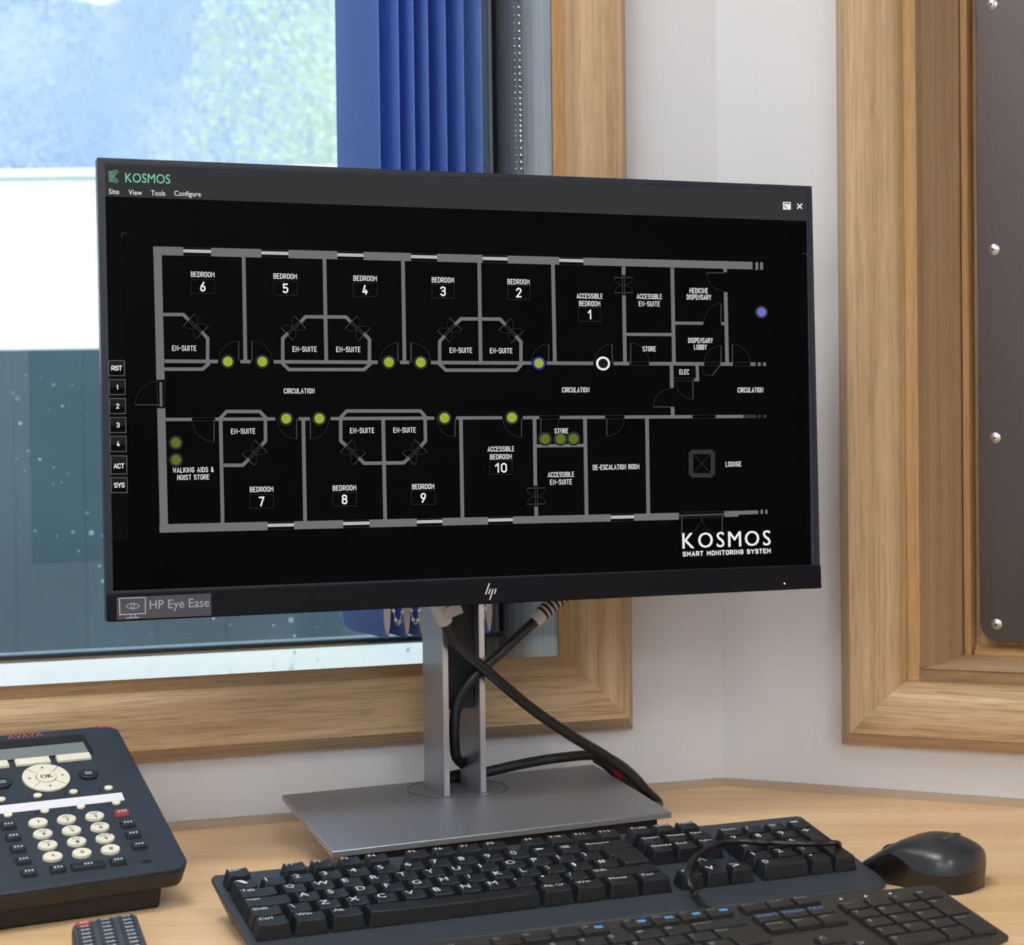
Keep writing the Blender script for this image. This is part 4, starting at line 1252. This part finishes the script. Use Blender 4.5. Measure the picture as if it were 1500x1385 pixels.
# outline in the plate plane: back edge, right edge, rounded front corner, front edge, left edge
out_ = [(bl[0], bl[1] - .003), (bl[0] + .003, bl[1])][::-1]
right_bot = frc
dirr = (frc[:2] - br[:2]) / np.linalg.norm(frc[:2] - br[:2])
left_dir = (fle[:2] - bl[:2]) / np.linalg.norm(fle[:2] - bl[:2])
FY = frc[1] - .004
pr_ = frc[:2] - dirr * .016
poly = [bl[:2] + left_dir * .004, bl[:2] + left_dir * ((bl[1] - FY) / -left_dir[1]), np.array([frc[0] - .016, FY]), frc[:2] + np.array([-.0055, -.0015]), frc[:2] + np.array([-.0015, .0022]), pr_, br[:2] + dirr * .003, br[:2] + np.array([-.003, .0]), bl[:2] + np.array([.003, 0])]
topw = [K1.w(p[0], p[1], PLATE) for p in poly]
for p in topw: p[2] = max(p[2], ZD + .0055)
body1 = slab(topw, ZD + .0004, 0)
obj('body', body1, kb_body, kb1, PLM, bevel=.0009)
lay1 = keys_layout(1.3, 2.3, 3.3, 4.3, 5.3, 0)
n1 = build_keys(kb1, K1, SY1, lay1, .0104, .0006, .0022, (.75, .35), .0007, key_m, .0006, None, legend_m, .0056)

# slim keyboard in front
SY2 = .6864
K2 = kframe(-.1282, 1.0095, .025, .425, .1649)
k2c = K2.w(.25, -.03, 0)
kb2 = thing('keyboard', Matrix.Translation((k2c[0], k2c[1], ZD)) @ Matrix.Rotation(.425, 4, 'Z'), 'slim black keyboard with flat keys and blue print, nearest the viewer at bottom right', 'keyboard', 'keyboards on the desk')
PL2 = -.0036
def k2p(x, y, z=PL2): return K2.hitz(x, y, z)
br2 = k2p(1367, 1295.5); fr2 = k2p(1482, 1373.5); bl2 = k2p(930, 1345.5)
eb = (bl2[:2] - br2[:2]) / np.linalg.norm(bl2[:2] - br2[:2])
er = (fr2[:2] - br2[:2]) / np.linalg.norm(fr2[:2] - br2[:2])
L2 = (br2[0] + .012) / -eb[0]
fl2 = fr2[:2] + eb * (L2 + .001)
poly2 = [br2[:2] + eb * L2, fl2, fr2[:2] - er * .002 + eb * .002, fr2[:2] - er * .003, br2[:2] + er * .002, br2[:2] + eb * .004]
tp = [K2.w(p[0], p[1], PL2) for p in poly2]
for p in tp: p[2] = max(p[2], ZD + .0045)
obj('body', slab(tp, ZD + .0004, 0), kb2_body, kb2, PLM, bevel=.0008)
lay2 = keys_layout(1.25, 2.25, 3.25, 4.25, 5.25, 0)
n2 = build_keys(kb2, K2, SY2, lay2, .0034, .0011, .0004, (1, 1), .0, key2_m, .0004, None, legend2_m, .0040, blue=('Insert', 'Home', 'PgUp'))
mb = MB()
for t in ('F8', 'F9', 'F10', 'F11', 'F12'):
    for q in lay2:
        if q[0] == t:
            cx_, cy_ = (q[2] - .34) * U_, -.5 * (q[3] + q[4]) * U_ * SY2
            mb.box((cx_ - .0028, cy_ - .0016, .0001), (cx_ + .0028, cy_ + .0016, .0002))
obj('function_print', mb, legend_b, kb2, K2.M, smooth=0, label='small blue symbols on the function keys')
for x, y in ((1231.5, 1318), (1268, 1314), (1304, 1310)):
    p = k2p(x, y); obj('indicator', MB().disc((p[0], p[1]), .0011, PL2 + .0001, PL2 + .0004, 10), legend_m, kb2, K2.M)
# its cord loops back over the large keyboard
def k1w(x, y, z): return K1.w(*K1.hitz(x, y, z))
pts = [K2.w(*k2p(1052, 1338, PL2 - .004)), K2.w(*k2p(1040, 1333.5, PL2 - .0005)), k1w(1024, 1318, PLATE + .004), k1w(1010, 1296, PLATE + .010), k1w(1007, 1276, .0040), k1w(1015, 1260, .0040), k1w(1034, 1246, .0040), k1w(1058, 1235, .0040), k1w(1085, 1233, .0040),
       k1w(1130, 1235.5, .0040), k1w(1180, 1237, .0040), k1w(1212, 1236, .0040), k1w(1227, 1236, .0030)]
last = pts[-1]
pts += [on_z(1229, 1240, .017), on_z(1226, 1245, .0035), on_z(1205, 1248, .0030)]
obj('cord', MB().tube(pts, .0021, 9), cable_m, kb2, PLM)

# ------------------------------------------------------------------ mouse
tail = on_z(1432, 1305, .0); nose = on_z(1279, 1280, .0)
ax = np.array([nose[0] - tail[0], nose[1] - tail[1], 0.]); ML = np.linalg.norm(ax)
MO = Frame((tail[0], tail[1], ZD), ax, (0, 0, 1))
mou = thing('mouse', MO.M, 'black computer mouse on the bare desk to the right of the keyboards', 'mouse')
ML = ML * 1.0
ts = np.linspace(0, 1, 17)
def halfw(t): return .0315 * (math.sin(math.pi * min(1, (t * 1.0 + .004)) ** .60) ** .45 if t < .42 else 1) * (1 - .22 * max(0, (t - .42) / .58) ** 1.2) * (1 if t < .93 else math.sqrt(max(.05, 1 - ((t - .93) / .075) ** 2)))
def topz(t): return .0085 + .0275 * max(0, 1 - abs((t - .38) / .64) ** 2.2) if t < .38 else .0085 + .0275 * max(0, 1 - abs((t - .38) / .66) ** 1.7)
def seam(t): return .0135 - .003 * t + (.012 * math.exp(-((t - .62) / .20) ** 2))
rs = []; rb = []
for t in ts:
    hw, tz, sm = max(halfw(t), .002), topz(t), seam(t)
    sm = min(sm, tz - .0015)
    r = []
    for a in np.linspace(-math.pi / 2, math.pi / 2, 13):
        r.append((t * ML, hw * math.sin(a) , sm + (tz - sm) * abs(math.cos(a)) ** .75))
    rs.append(r + [(t * ML, hw * .5, sm - .0006), (t * ML, -hw * .5, sm - .0006)])
    lw = hw * (.90 - .10 * math.exp(-((t - .6) / .2) ** 2))
    bz = .0006
    rb.append([(t * ML, -hw * .985, sm - .0003), (t * ML, -lw, sm * .45), (t * ML, -lw * .96, bz), (t * ML, lw * .96, bz), (t * ML, lw, sm * .45), (t * ML, hw * .985, sm - .0003)])
obj('shell', MB().loft(rs), mouse_top, mou, smooth=50)
obj('base', MB().loft(rb), mouse_side, mou, smooth=50)
obj('scroll_wheel', MB().loft([[(ML * .80 + .009 * math.cos(a), y, topz(.80) - .0088 + .009 * math.sin(a)) for a in np.linspace(0, 2 * math.pi, 19)[:-1]] for y in (-.003, .003)]), matt_black, mou, bevel=.0006)
obj('cord', MB().tube([MO.w(ML - .003, 0, .006), MO.w(ML + .012, 0, .004), MO.w(ML + .03, 0, .0024), MO.w(ML + .07, -.002, .0024), MO.w(ML + .11, -.012, .0024)], .0018, 8), cable_m, mou, PLM)
mb = MB()
for i, dx in enumerate((-.010, -.006, -.002, .002, .006, .010)):
    mb.box((ML * .25 - .0022, dx - .0013, topz(.25) - .0009), (ML * .25 + .0022, dx + .0005, topz(.25) + .00015))
obj('worn_mark', mb, pmat('worn_mark', srgb(72, 78, 86), 0.4), mou)

# ------------------------------------------------------------------ desk phone
YAWP = math.radians(29)
a3 = on_z(279, 1269, .029)
Xp = np.array([math.cos(YAWP), math.sin(YAWP), 0])
best = None
for z1 in np.linspace(.05, .14, 901):
    b3 = on_z(172, 1066, z1)
    dd = abs((b3 - a3) @ Xp)
    if best is None or dd < best[0]: best = (dd, z1, b3)
b3 = best[2]
PF = Frame(a3, Xp, np.cross(Xp, (b3 - a3) / np.linalg.norm(b3 - a3)))
PD = np.linalg.norm(b3 - a3) + .004       # face depth
PWD = 0.225
phc = PF.w(-PWD / 2, PD / 2, 0)
ph = thing('desk_phone', Matrix.Translation((phc[0], phc[1], ZD)) @ Matrix.Rotation(YAWP, 4, 'Z'), 'dark slate office desk phone with cream keypad and a tilted face at the left edge', 'phone')
zp = lambda x, y: (x / 4.0133, 1040 + y / 4.0145)
def fp(x, y, z=0.0): return PF.hitz(*zp(x, y), z)
def rrect(x0, y0, x1, y1, r, n=6):
    return arc((x1 - r, y1 - r), r, 0, math.pi / 2, n) + arc((x0 + r, y1 - r), r, math.pi / 2, math.pi, n) + arc((x0 + r, y0 + r), r, math.pi, 1.5 * math.pi, n) + arc((x1 - r, y0 + r), r, 1.5 * math.pi, 2 * math.pi, n)
PM = PF.M
pf_poly = [(x, y - (.0055 * min(1, -x / .12) if y < .02 else 0)) for x, y in rrect(-PWD, 0, 0, PD, .009)]
obj('body', MB().loft([[(x * .985 - .0015, y * .985 + .0015, -.0165) for x, y in pf_poly], [(x, y, -.003) for x, y in pf_poly]]), phone_side, ph, PM, bevel=.001)
obj('face', MB().prism(pf_poly, -.003, 0), phone_m, ph, PM, bevel=.0012)
# stand: wedge from the underside of the body to the desk
und = [PF.w(x, y, -.0166) for x, y in ((-PWD + .02, .003), (-.016, .005), (-.016, PD - .02), (-PWD + .02, PD - .02))]
mb = MB().loft([[(p[0] + (phc[0] - p[0]) * .02, p[1] + (phc[1] - p[1]) * .02, ZD + .0004) for p in und], [tuple(p) for p in und]])
obj('stand', mb, phone_blk, ph, PLM, bevel=.0015)
# display, set in a dark frame
d0 = fp(-220, 225); d1 = fp(552, 255); d2 = fp(500, 146)
xa, xb_, ya, yb_ = -PWD + .016, d1[0], d1[1], d2[1]
dfr = obj('display_frame', MB().prism([(xa - .001, ya - .0005), (xb_, ya), (xb_ - .0012, yb_), (xa - .001, yb_)], .0001, .0006), matt_black, ph, PM)
q1 = fp(520, 255); q2 = fp(486, 178)
obj('display', MB().prism([(xa + .002, ya + .0004), (q1[0], q1[1]), (q2[0] - .001, q2[1] - .004), (xa + .002, q2[1] - .004)], .0007, .0009), lcd, ph, PM)
def bar(x0, y0, x1, y1, hgt, mat, name='softkey', bev=.0006, inset=.0004):
    return obj(name, MB().loft([[(x0, y0, 0), (x1, y0, 0), (x1, y1, 0), (x0, y1, 0)], [(x0 + inset, y0 + inset, hgt), (x1 - inset, y0 + inset, hgt), (x1 - inset, y1 - inset, hgt), (x0 + inset, y1 - inset, hgt)]]), mat, ph, PM, bevel=bev)
sk = [fp(333, 305), fp(530, 275)]; yk = .5 * (sk[0][1] + sk[1][1])
wk = sk[1][0] - sk[0][0]
for i in range(3): bar(sk[0][0] - i * (wk + .0045), yk - .0040, sk[0][0] - i * (wk + .0045) + wk, yk + .0040, .0026, cream)
# navigation ring
nc = fp(270, 410); nl = fp(126, 415); nr = fp(412, 412)
R_ = .5 * (nr[0] - nl[0])
kyy = 1.0
nav = obj('navigation_ring', MB().ring((nc[0], nc[1]), R_ * .43, R_, .0, .0022, 40), cream, ph, PM, bevel=.0005)
okb = obj('ok_button', MB().disc((nc[0], nc[1]), R_ * .40, 0, .0026, 28), cream, ph, PM, bevel=.0004)
mb = MB(); text_z(mb, 'OK', nc[0], nc[1], R_ * .50, R_ * .27, .0027); text_z(mb, 'OK', nc[0] + .0004, nc[1], R_ * .50, R_ * .27, .00272); obj('print', mb, ink, okb, PM, smooth=0)
mb = MB()
for a in range(4):
    an = a * math.pi / 2
    c_ = (nc[0] + R_ * .70 * math.cos(an), nc[1] + R_ * .70 * math.sin(an))
    s_ = R_ * .08
    mb.add([(c_[0] + s_ * math.cos(an + k * 2 * math.pi / 3), c_[1] + s_ * math.sin(an + k * 2 * math.pi / 3), .0023) for k in range(3)], [(0, 1, 2)])
    an += math.pi / 4
    t_ = np.array([math.cos(an), math.sin(an)]); n_ = np.array([-t_[1], t_[0]]) * .0002
    p0_, p1_ = np.array(nc[:2]) + t_ * R_ * .47, np.array(nc[:2]) + t_ * R_ * .97
    mb.add([(*(p0_ - n_), .00225), (*(p1_ - n_), .00225), (*(p1_ + n_), .00225), (*(p0_ + n_), .00225)], [(0, 1, 2, 3)])
obj('print', mb, ink, nav, PM, smooth=0)
for cx_, cy_ in ((518, 387), (10, 440)):
    c_ = fp(cx_, cy_)
    b_ = obj('round_button', MB().disc((c_[0], c_[1]), .0069, 0, .0022, 24, 1, .85), phone_key, ph, PM, bevel=.0006)
    mb = MB(); mb.box((c_[0] - .0026, c_[1] - .0014, .0023), (c_[0] + .0026, c_[1] - .0006, .0024)); mb.box((c_[0] - .0026, c_[1] + .0006, .0023), (c_[0] + .0026, c_[1] + .0014, .0024))
    obj('print', mb, pale_print, b_, PM, smooth=0)
# label strip and line buttons
s0 = fp(0, 600); s1 = fp(733, 535); s2 = fp(715, 490)
obj('label_strip', MB().prism([(-PWD + .012, s1[1]), (s1[0], s1[1]), (s2[0], s2[1] ), (-PWD + .012, s2[1])], .0001, .0005), paper, ph, PM)
obj('strip_lip', MB().prism([(-PWD + .012, s2[1]), (s2[0], s2[1]), (s2[0], s2[1] + .0007), (-PWD + .012, s2[1] + .0007)], .0001, .0007), matt_black, ph, PM)
up_ = [fp(637, 467), fp(433, 490), fp(222, 512)]; lo_ = [fp(683, 555), fp(473, 578), fp(262, 602), fp(46, 627)]
step_ = .5 * ((up_[0][0] - up_[2][0]) / 2 + (lo_[0][0] - lo_[3][0]) / 3)
yU = sum(p[1] for p in up_) / 3; yL = sum(p[1] for p in lo_) / 4
dots = MB()
for base, yy in ((up_[0][0], yU), (lo_[0][0], yL)):
    for i in range(5):
        xx = base - i * step_
        if xx < -PWD + .01: continue
        obj('line_button', MB().disc((xx, yy), .0030, 0, .0018, 18, 1, .8), cream, ph, PM, bevel=.0005)
        for k in (-.0012, .0012): dots.disc((xx - .0060, yy + k), .0007, .0001, .0004, 8)
obj('line_lamps', dots, phone_blk, ph, PM)
# keypad
kp = {}
c00 = fp(220, 675); c02 = fp(553, 635); c30 = fp(312, 873); c32 = fp(652, 832)
kx0, kx2 = .5 * (c00[0] + c30[0]), .5 * (c02[0] + c32[0])
ky0_, ky3 = .5 * (c00[1] + c02[1]), .5 * (c30[1] + c32[1])
sub = {'2': 'ABC', '3': 'DEF', '4': 'GHI', '5': 'JKL', '6': 'MNO', '7': 'PQRS', '8': 'TUV', '9': 'WXYZ'}
for r_, rowt in enumerate(('123', '456', '789', '*0#')):
    for c_i, t in enumerate(rowt):
        x = kx0 + (kx2 - kx0) * c_i / 2; y = ky0_ + (ky3 - ky0_) * r_ / 3
        b_ = obj('number_button', MB().loft([[(x + .0066 * f * math.cos(q), y + .0049 * f * math.sin(q), z) for q in np.linspace(0, 2 * math.pi, 25)[:-1]] for f, z in ((1, 0), (1, .0016), (.93, .0022))]), cream, ph, PM)
        mb = MB()
        text_z(mb, t, x, y - (.0015 if t in sub else 0), None, .0032 if t != '*' else .0022, .00235); text_z(mb, t, x + .00025, y - (.0015 if t in sub else 0), None, .0032 if t != '*' else .0022, .00236)
        if t in sub: text_z(mb, sub[t], x, y + .0020, None, .0021, .00235)
        obj('print', mb, ink, b_, PM, smooth=0)
# side and bottom keys
def dkey(cx_, cy_, w_, mat=phone_key, d_=.0070, pr=True, name='function_key'):
    c_ = fp(cx_, cy_)
    k = obj(name, MB().loft([[(c_[0] + sx * w_ / 2, c_[1] + sy * d_ / 2, 0) for sx, sy in ((-1, -1), (1, -1), (1, 1), (-1, 1))], [(c_[0] + sx * (w_ / 2 - .0007), c_[1] + .0004 + sy * (d_ / 2 - .0010), .0030) for sx, sy in ((-1, -1), (1, -1), (1, 1), (-1, 1))]]), mat, ph, PM, bevel=.0005)
    if pr:
        mb = MB()
        for i in (-1, 0, 1):
            mb.box((c_[0] + i * .0022 - .0007, c_[1] - .0008, .0031), (c_[0] + i * .0022 + .0006, c_[1] + .0010, .0032))
        obj('print', mb, pale_print, k, PM, smooth=0)
    return k
dkey(716, 618, .0106, redkey, .0066)
for q in ((750, 682), (783, 745), (818, 810), (50, 692), (78, 760), (106, 828), (137, 898), (170, 970)): dkey(*q, .0106)
dkey(341, 948, .0110); dkey(518, 927, .0230); dkey(693, 902, .0110)
c_ = fp(860, 892)
obj('microphone_slot', MB().box((c_[0] - .0032, c_[1] - .0013, .0001), (c_[0] + .0032, c_[1] + .0013, .0003)), phone_blk, ph, PM)
mb = MB(); c_ = fp(147, 155); text_z(mb, 'AVAYA', c_[0], c_[1], .0260, .0052, .0002)
obj('maker_name', mb, pink_print, ph, PM, smooth=0)
mb = MB(); rcx, rcy = -.009, PD - .009
ringp = [(rcx + r * math.cos(t), rcy + r * math.sin(t), .0002) for r in (.0066, .0084) for t in np.linspace(.12 * math.pi, .68 * math.pi, 10)]
mb.add(ringp, [(i, 10 + i, 11 + i, i + 1) for i in range(9)])
obj('message_light', mb, pink_print, ph, PM, smooth=0)

# ------------------------------------------------------------------ remote control in front of the phone
rz = .0165
r0 = on_z(104, 1353, rz); r1 = on_z(200, 1338, rz); r2 = on_z(217, 1388, rz)
RF0 = Frame(r1, r1 - r0, (0, 0, 1))
rw = np.linalg.norm(r1 - r0)
rem = thing('remote_control', RF0.M, 'slate remote control with a red button, at the bottom edge below the phone', 'remote')
l2 = RF0.loc(r2); sh = -l2[0] / l2[1]
RLN = .15
q = math.atan2(l2[0], -l2[1])
rot = Matrix.Rotation(q, 4, 'Z')
RM = RF0.M @ Matrix.Translation((0, 0, 0))
def skew(x, y): return (x - y * math.tan(q) * 1.0, y)
rp_ = [skew(x, y) for x, y in rrect(-rw, -RLN, 0, 0, .006, 5)]
obj('body', MB().loft([[(x, y, -rz + .0006) for x, y in rp_], [(x, y, -.004) for x, y in rp_], [(x * .96 - .02 * rw, y - .001 if y > -.05 else y + .001, 0) for x, y in rp_]]), remote_m, rem, RM, bevel=.0010)
for r_ in range(13):
    for c_i in range(3):
        x = -rw * (.82 - .32 * c_i); y = -.0075 - r_ * .0085
        m_ = red_m if (r_ == 0 and c_i == 0) else remote_key
        hh = .0032
        k = obj('button', MB().prism([skew(x + sx * rw * .115, y + sy * hh) for sx, sy in ((-1, -1), (1, -1), (1, 1), (-1, 1))], 0, .0012), m_, rem, RM, bevel=.0005, label='red power button' if m_ is red_m else None)
        mb = MB(); cc = skew(x, y)
        for j in range(3): mb.box((cc[0] - .0024 + j * .0018, cc[1] - .0012, .0013), (cc[0] - .0013 + j * .0018, cc[1] + .0012 - .0006 * (j % 2), .0014))
        obj('print', mb, legend_m, k, RM, smooth=0)

# ------------------------------------------------------------------ outside the window
struct('ground', MB().box((-40, 2.2, -.12), (20, 60, -.08)), grass_m)
def yx(px, Y): return (px - 750) / FPX * Y
def yz(py, Y): return EYE[2] + (641 - py) / FPX * Y
FY_ = 5.0
fz = yz(511, FY_)
fen = thing('garden_fence', Matrix.Translation((-1.4, FY_, -.08)), 'blue green painted board fence beyond the window glass', 'fence')
fen_b = MB()
for i in range(26):
    x = -4.2 + i * .19
    fen_b.box((x, FY_, -.07), (x + .1895, FY_ + .022, fz))
obj('boards', fen_b, fence_m, fen, PLM, bevel=.002)
for i in range(4): obj('post', MB().box((-3.9 + i * 1.5, FY_ + .0225, -.08), (-3.8 + i * 1.5, FY_ + .12, fz - .03)), fence_m, fen, PLM)
WY = 9.0
wz = yz(250, WY)
gw = thing('garden_wall', Matrix.Translation((-2.5, WY, -.08)), 'bright white rendered wall behind the fence outside the window', 'wall')
obj('render', MB().box((-8, WY, -.08), (3, WY + .25, wz - .04)), white_m, gw, PLM)
obj('coping', MB().box((-8.03, WY - .03, wz - .04), (3.03, WY + .28, wz)), white_m, gw, PLM, bevel=.01)
def tree(px, Y, top_py, crown_w, crown_h, label, mat, seed, nb=26, fill=.42):
    rnd = random.Random(seed)
    x = yx(px, Y); zt_ = yz(top_py, Y)
    t = thing('tree', Matrix.Translation((x, Y, -.08)), label, 'tree', 'trees outside the window')
    obj('trunk', MB().tube([(x, Y, -.09), (x + .05, Y, zt_ * .4), (x - .04, Y, zt_ - crown_h * .5)], lambda q: .14 * (1 - .6 * q), 10, 6), bark_m, t, PLM)
    mb = MB()
    for i in range(nb):
        d = np.array([rnd.gauss(0, 1), rnd.gauss(0, 1), rnd.gauss(0, 1)]); d = d / np.linalg.norm(d) * rnd.random() ** .36
        q = .5 + .5 * math.sin(3.1 * d[0] + seed) * math.cos(2.3 * d[2] + seed)
        if rnd.random() > .25 + .75 * q: continue
        c_ = np.array((x + d[0] * crown_w * .5, Y + d[1] * crown_w * .4, zt_ - crown_h * .5 + d[2] * crown_h * .5))
        a_ = np.array([rnd.gauss(0, 1), rnd.gauss(0, 1), rnd.gauss(0, 1.6)]); a_ *= rnd.uniform(.02, .045) / np.linalg.norm(a_)
        b_ = np.cross(a_, [rnd.gauss(0, 1), rnd.gauss(0, 1), rnd.gauss(0, 1)]); b_ *= rnd.uniform(.010, .022) / (np.linalg.norm(b_) + 1e-9)
        mb.add([c_ - a_, c_ + b_, c_ + a_, c_ - b_], [(0, 1, 2, 3)])
    o = obj('crown', mb, mat, t, PLM, smooth=0)
    return t
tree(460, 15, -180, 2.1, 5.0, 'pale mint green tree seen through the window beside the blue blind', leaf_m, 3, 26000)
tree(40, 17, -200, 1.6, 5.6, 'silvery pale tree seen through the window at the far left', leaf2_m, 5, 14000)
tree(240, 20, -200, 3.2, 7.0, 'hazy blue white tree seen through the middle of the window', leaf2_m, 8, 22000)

# ------------------------------------------------------------------ desk ceiling lamp, and unseen panels added further back as fill light
def ceiling_or_fill_light(x, y, label):
    t = thing('ceiling_or_fill_light', Matrix.Translation((x, y, CEILING)), label, 'lamp', 'ceiling lights')
    fr_ = MB()
    for a_, b_ in (((-.31, -.31), (.31, -.29)), ((-.31, .29), (.31, .31)), ((-.31, -.29), (-.29, .29)), ((.29, -.29), (.31, .29))):
        fr_.box((x + a_[0], y + a_[1], CEILING - .02), (x + b_[0], y + b_[1], CEILING - .0005))
    obj('frame', fr_, lamp_f, t, PLM)
    obj('diffuser', MB().box((x - .29, y - .29, CEILING - .014), (x + .29, y + .29, CEILING - .006)), lamp_m, t, PLM)
ceiling_or_fill_light(-0.40, 0.72, 'square white ceiling light above the middle of the desk')
ceiling_or_fill_light(0.95, -0.65, 'added square white fill panel on the ceiling behind the desk, right of the middle')
ceiling_or_fill_light(-0.85, -1.00, 'added square white fill panel on the ceiling behind the desk, left of the middle')
ceiling_or_fill_light(1.35, -2.2, 'added square white fill panel on the ceiling in the back right corner')
ceiling_or_fill_light(0.05, -2.2, 'added square white fill panel on the ceiling at the middle of the back wall')
ceiling_or_fill_light(-1.5, -2.2, 'added square white fill panel on the ceiling in the back left corner')
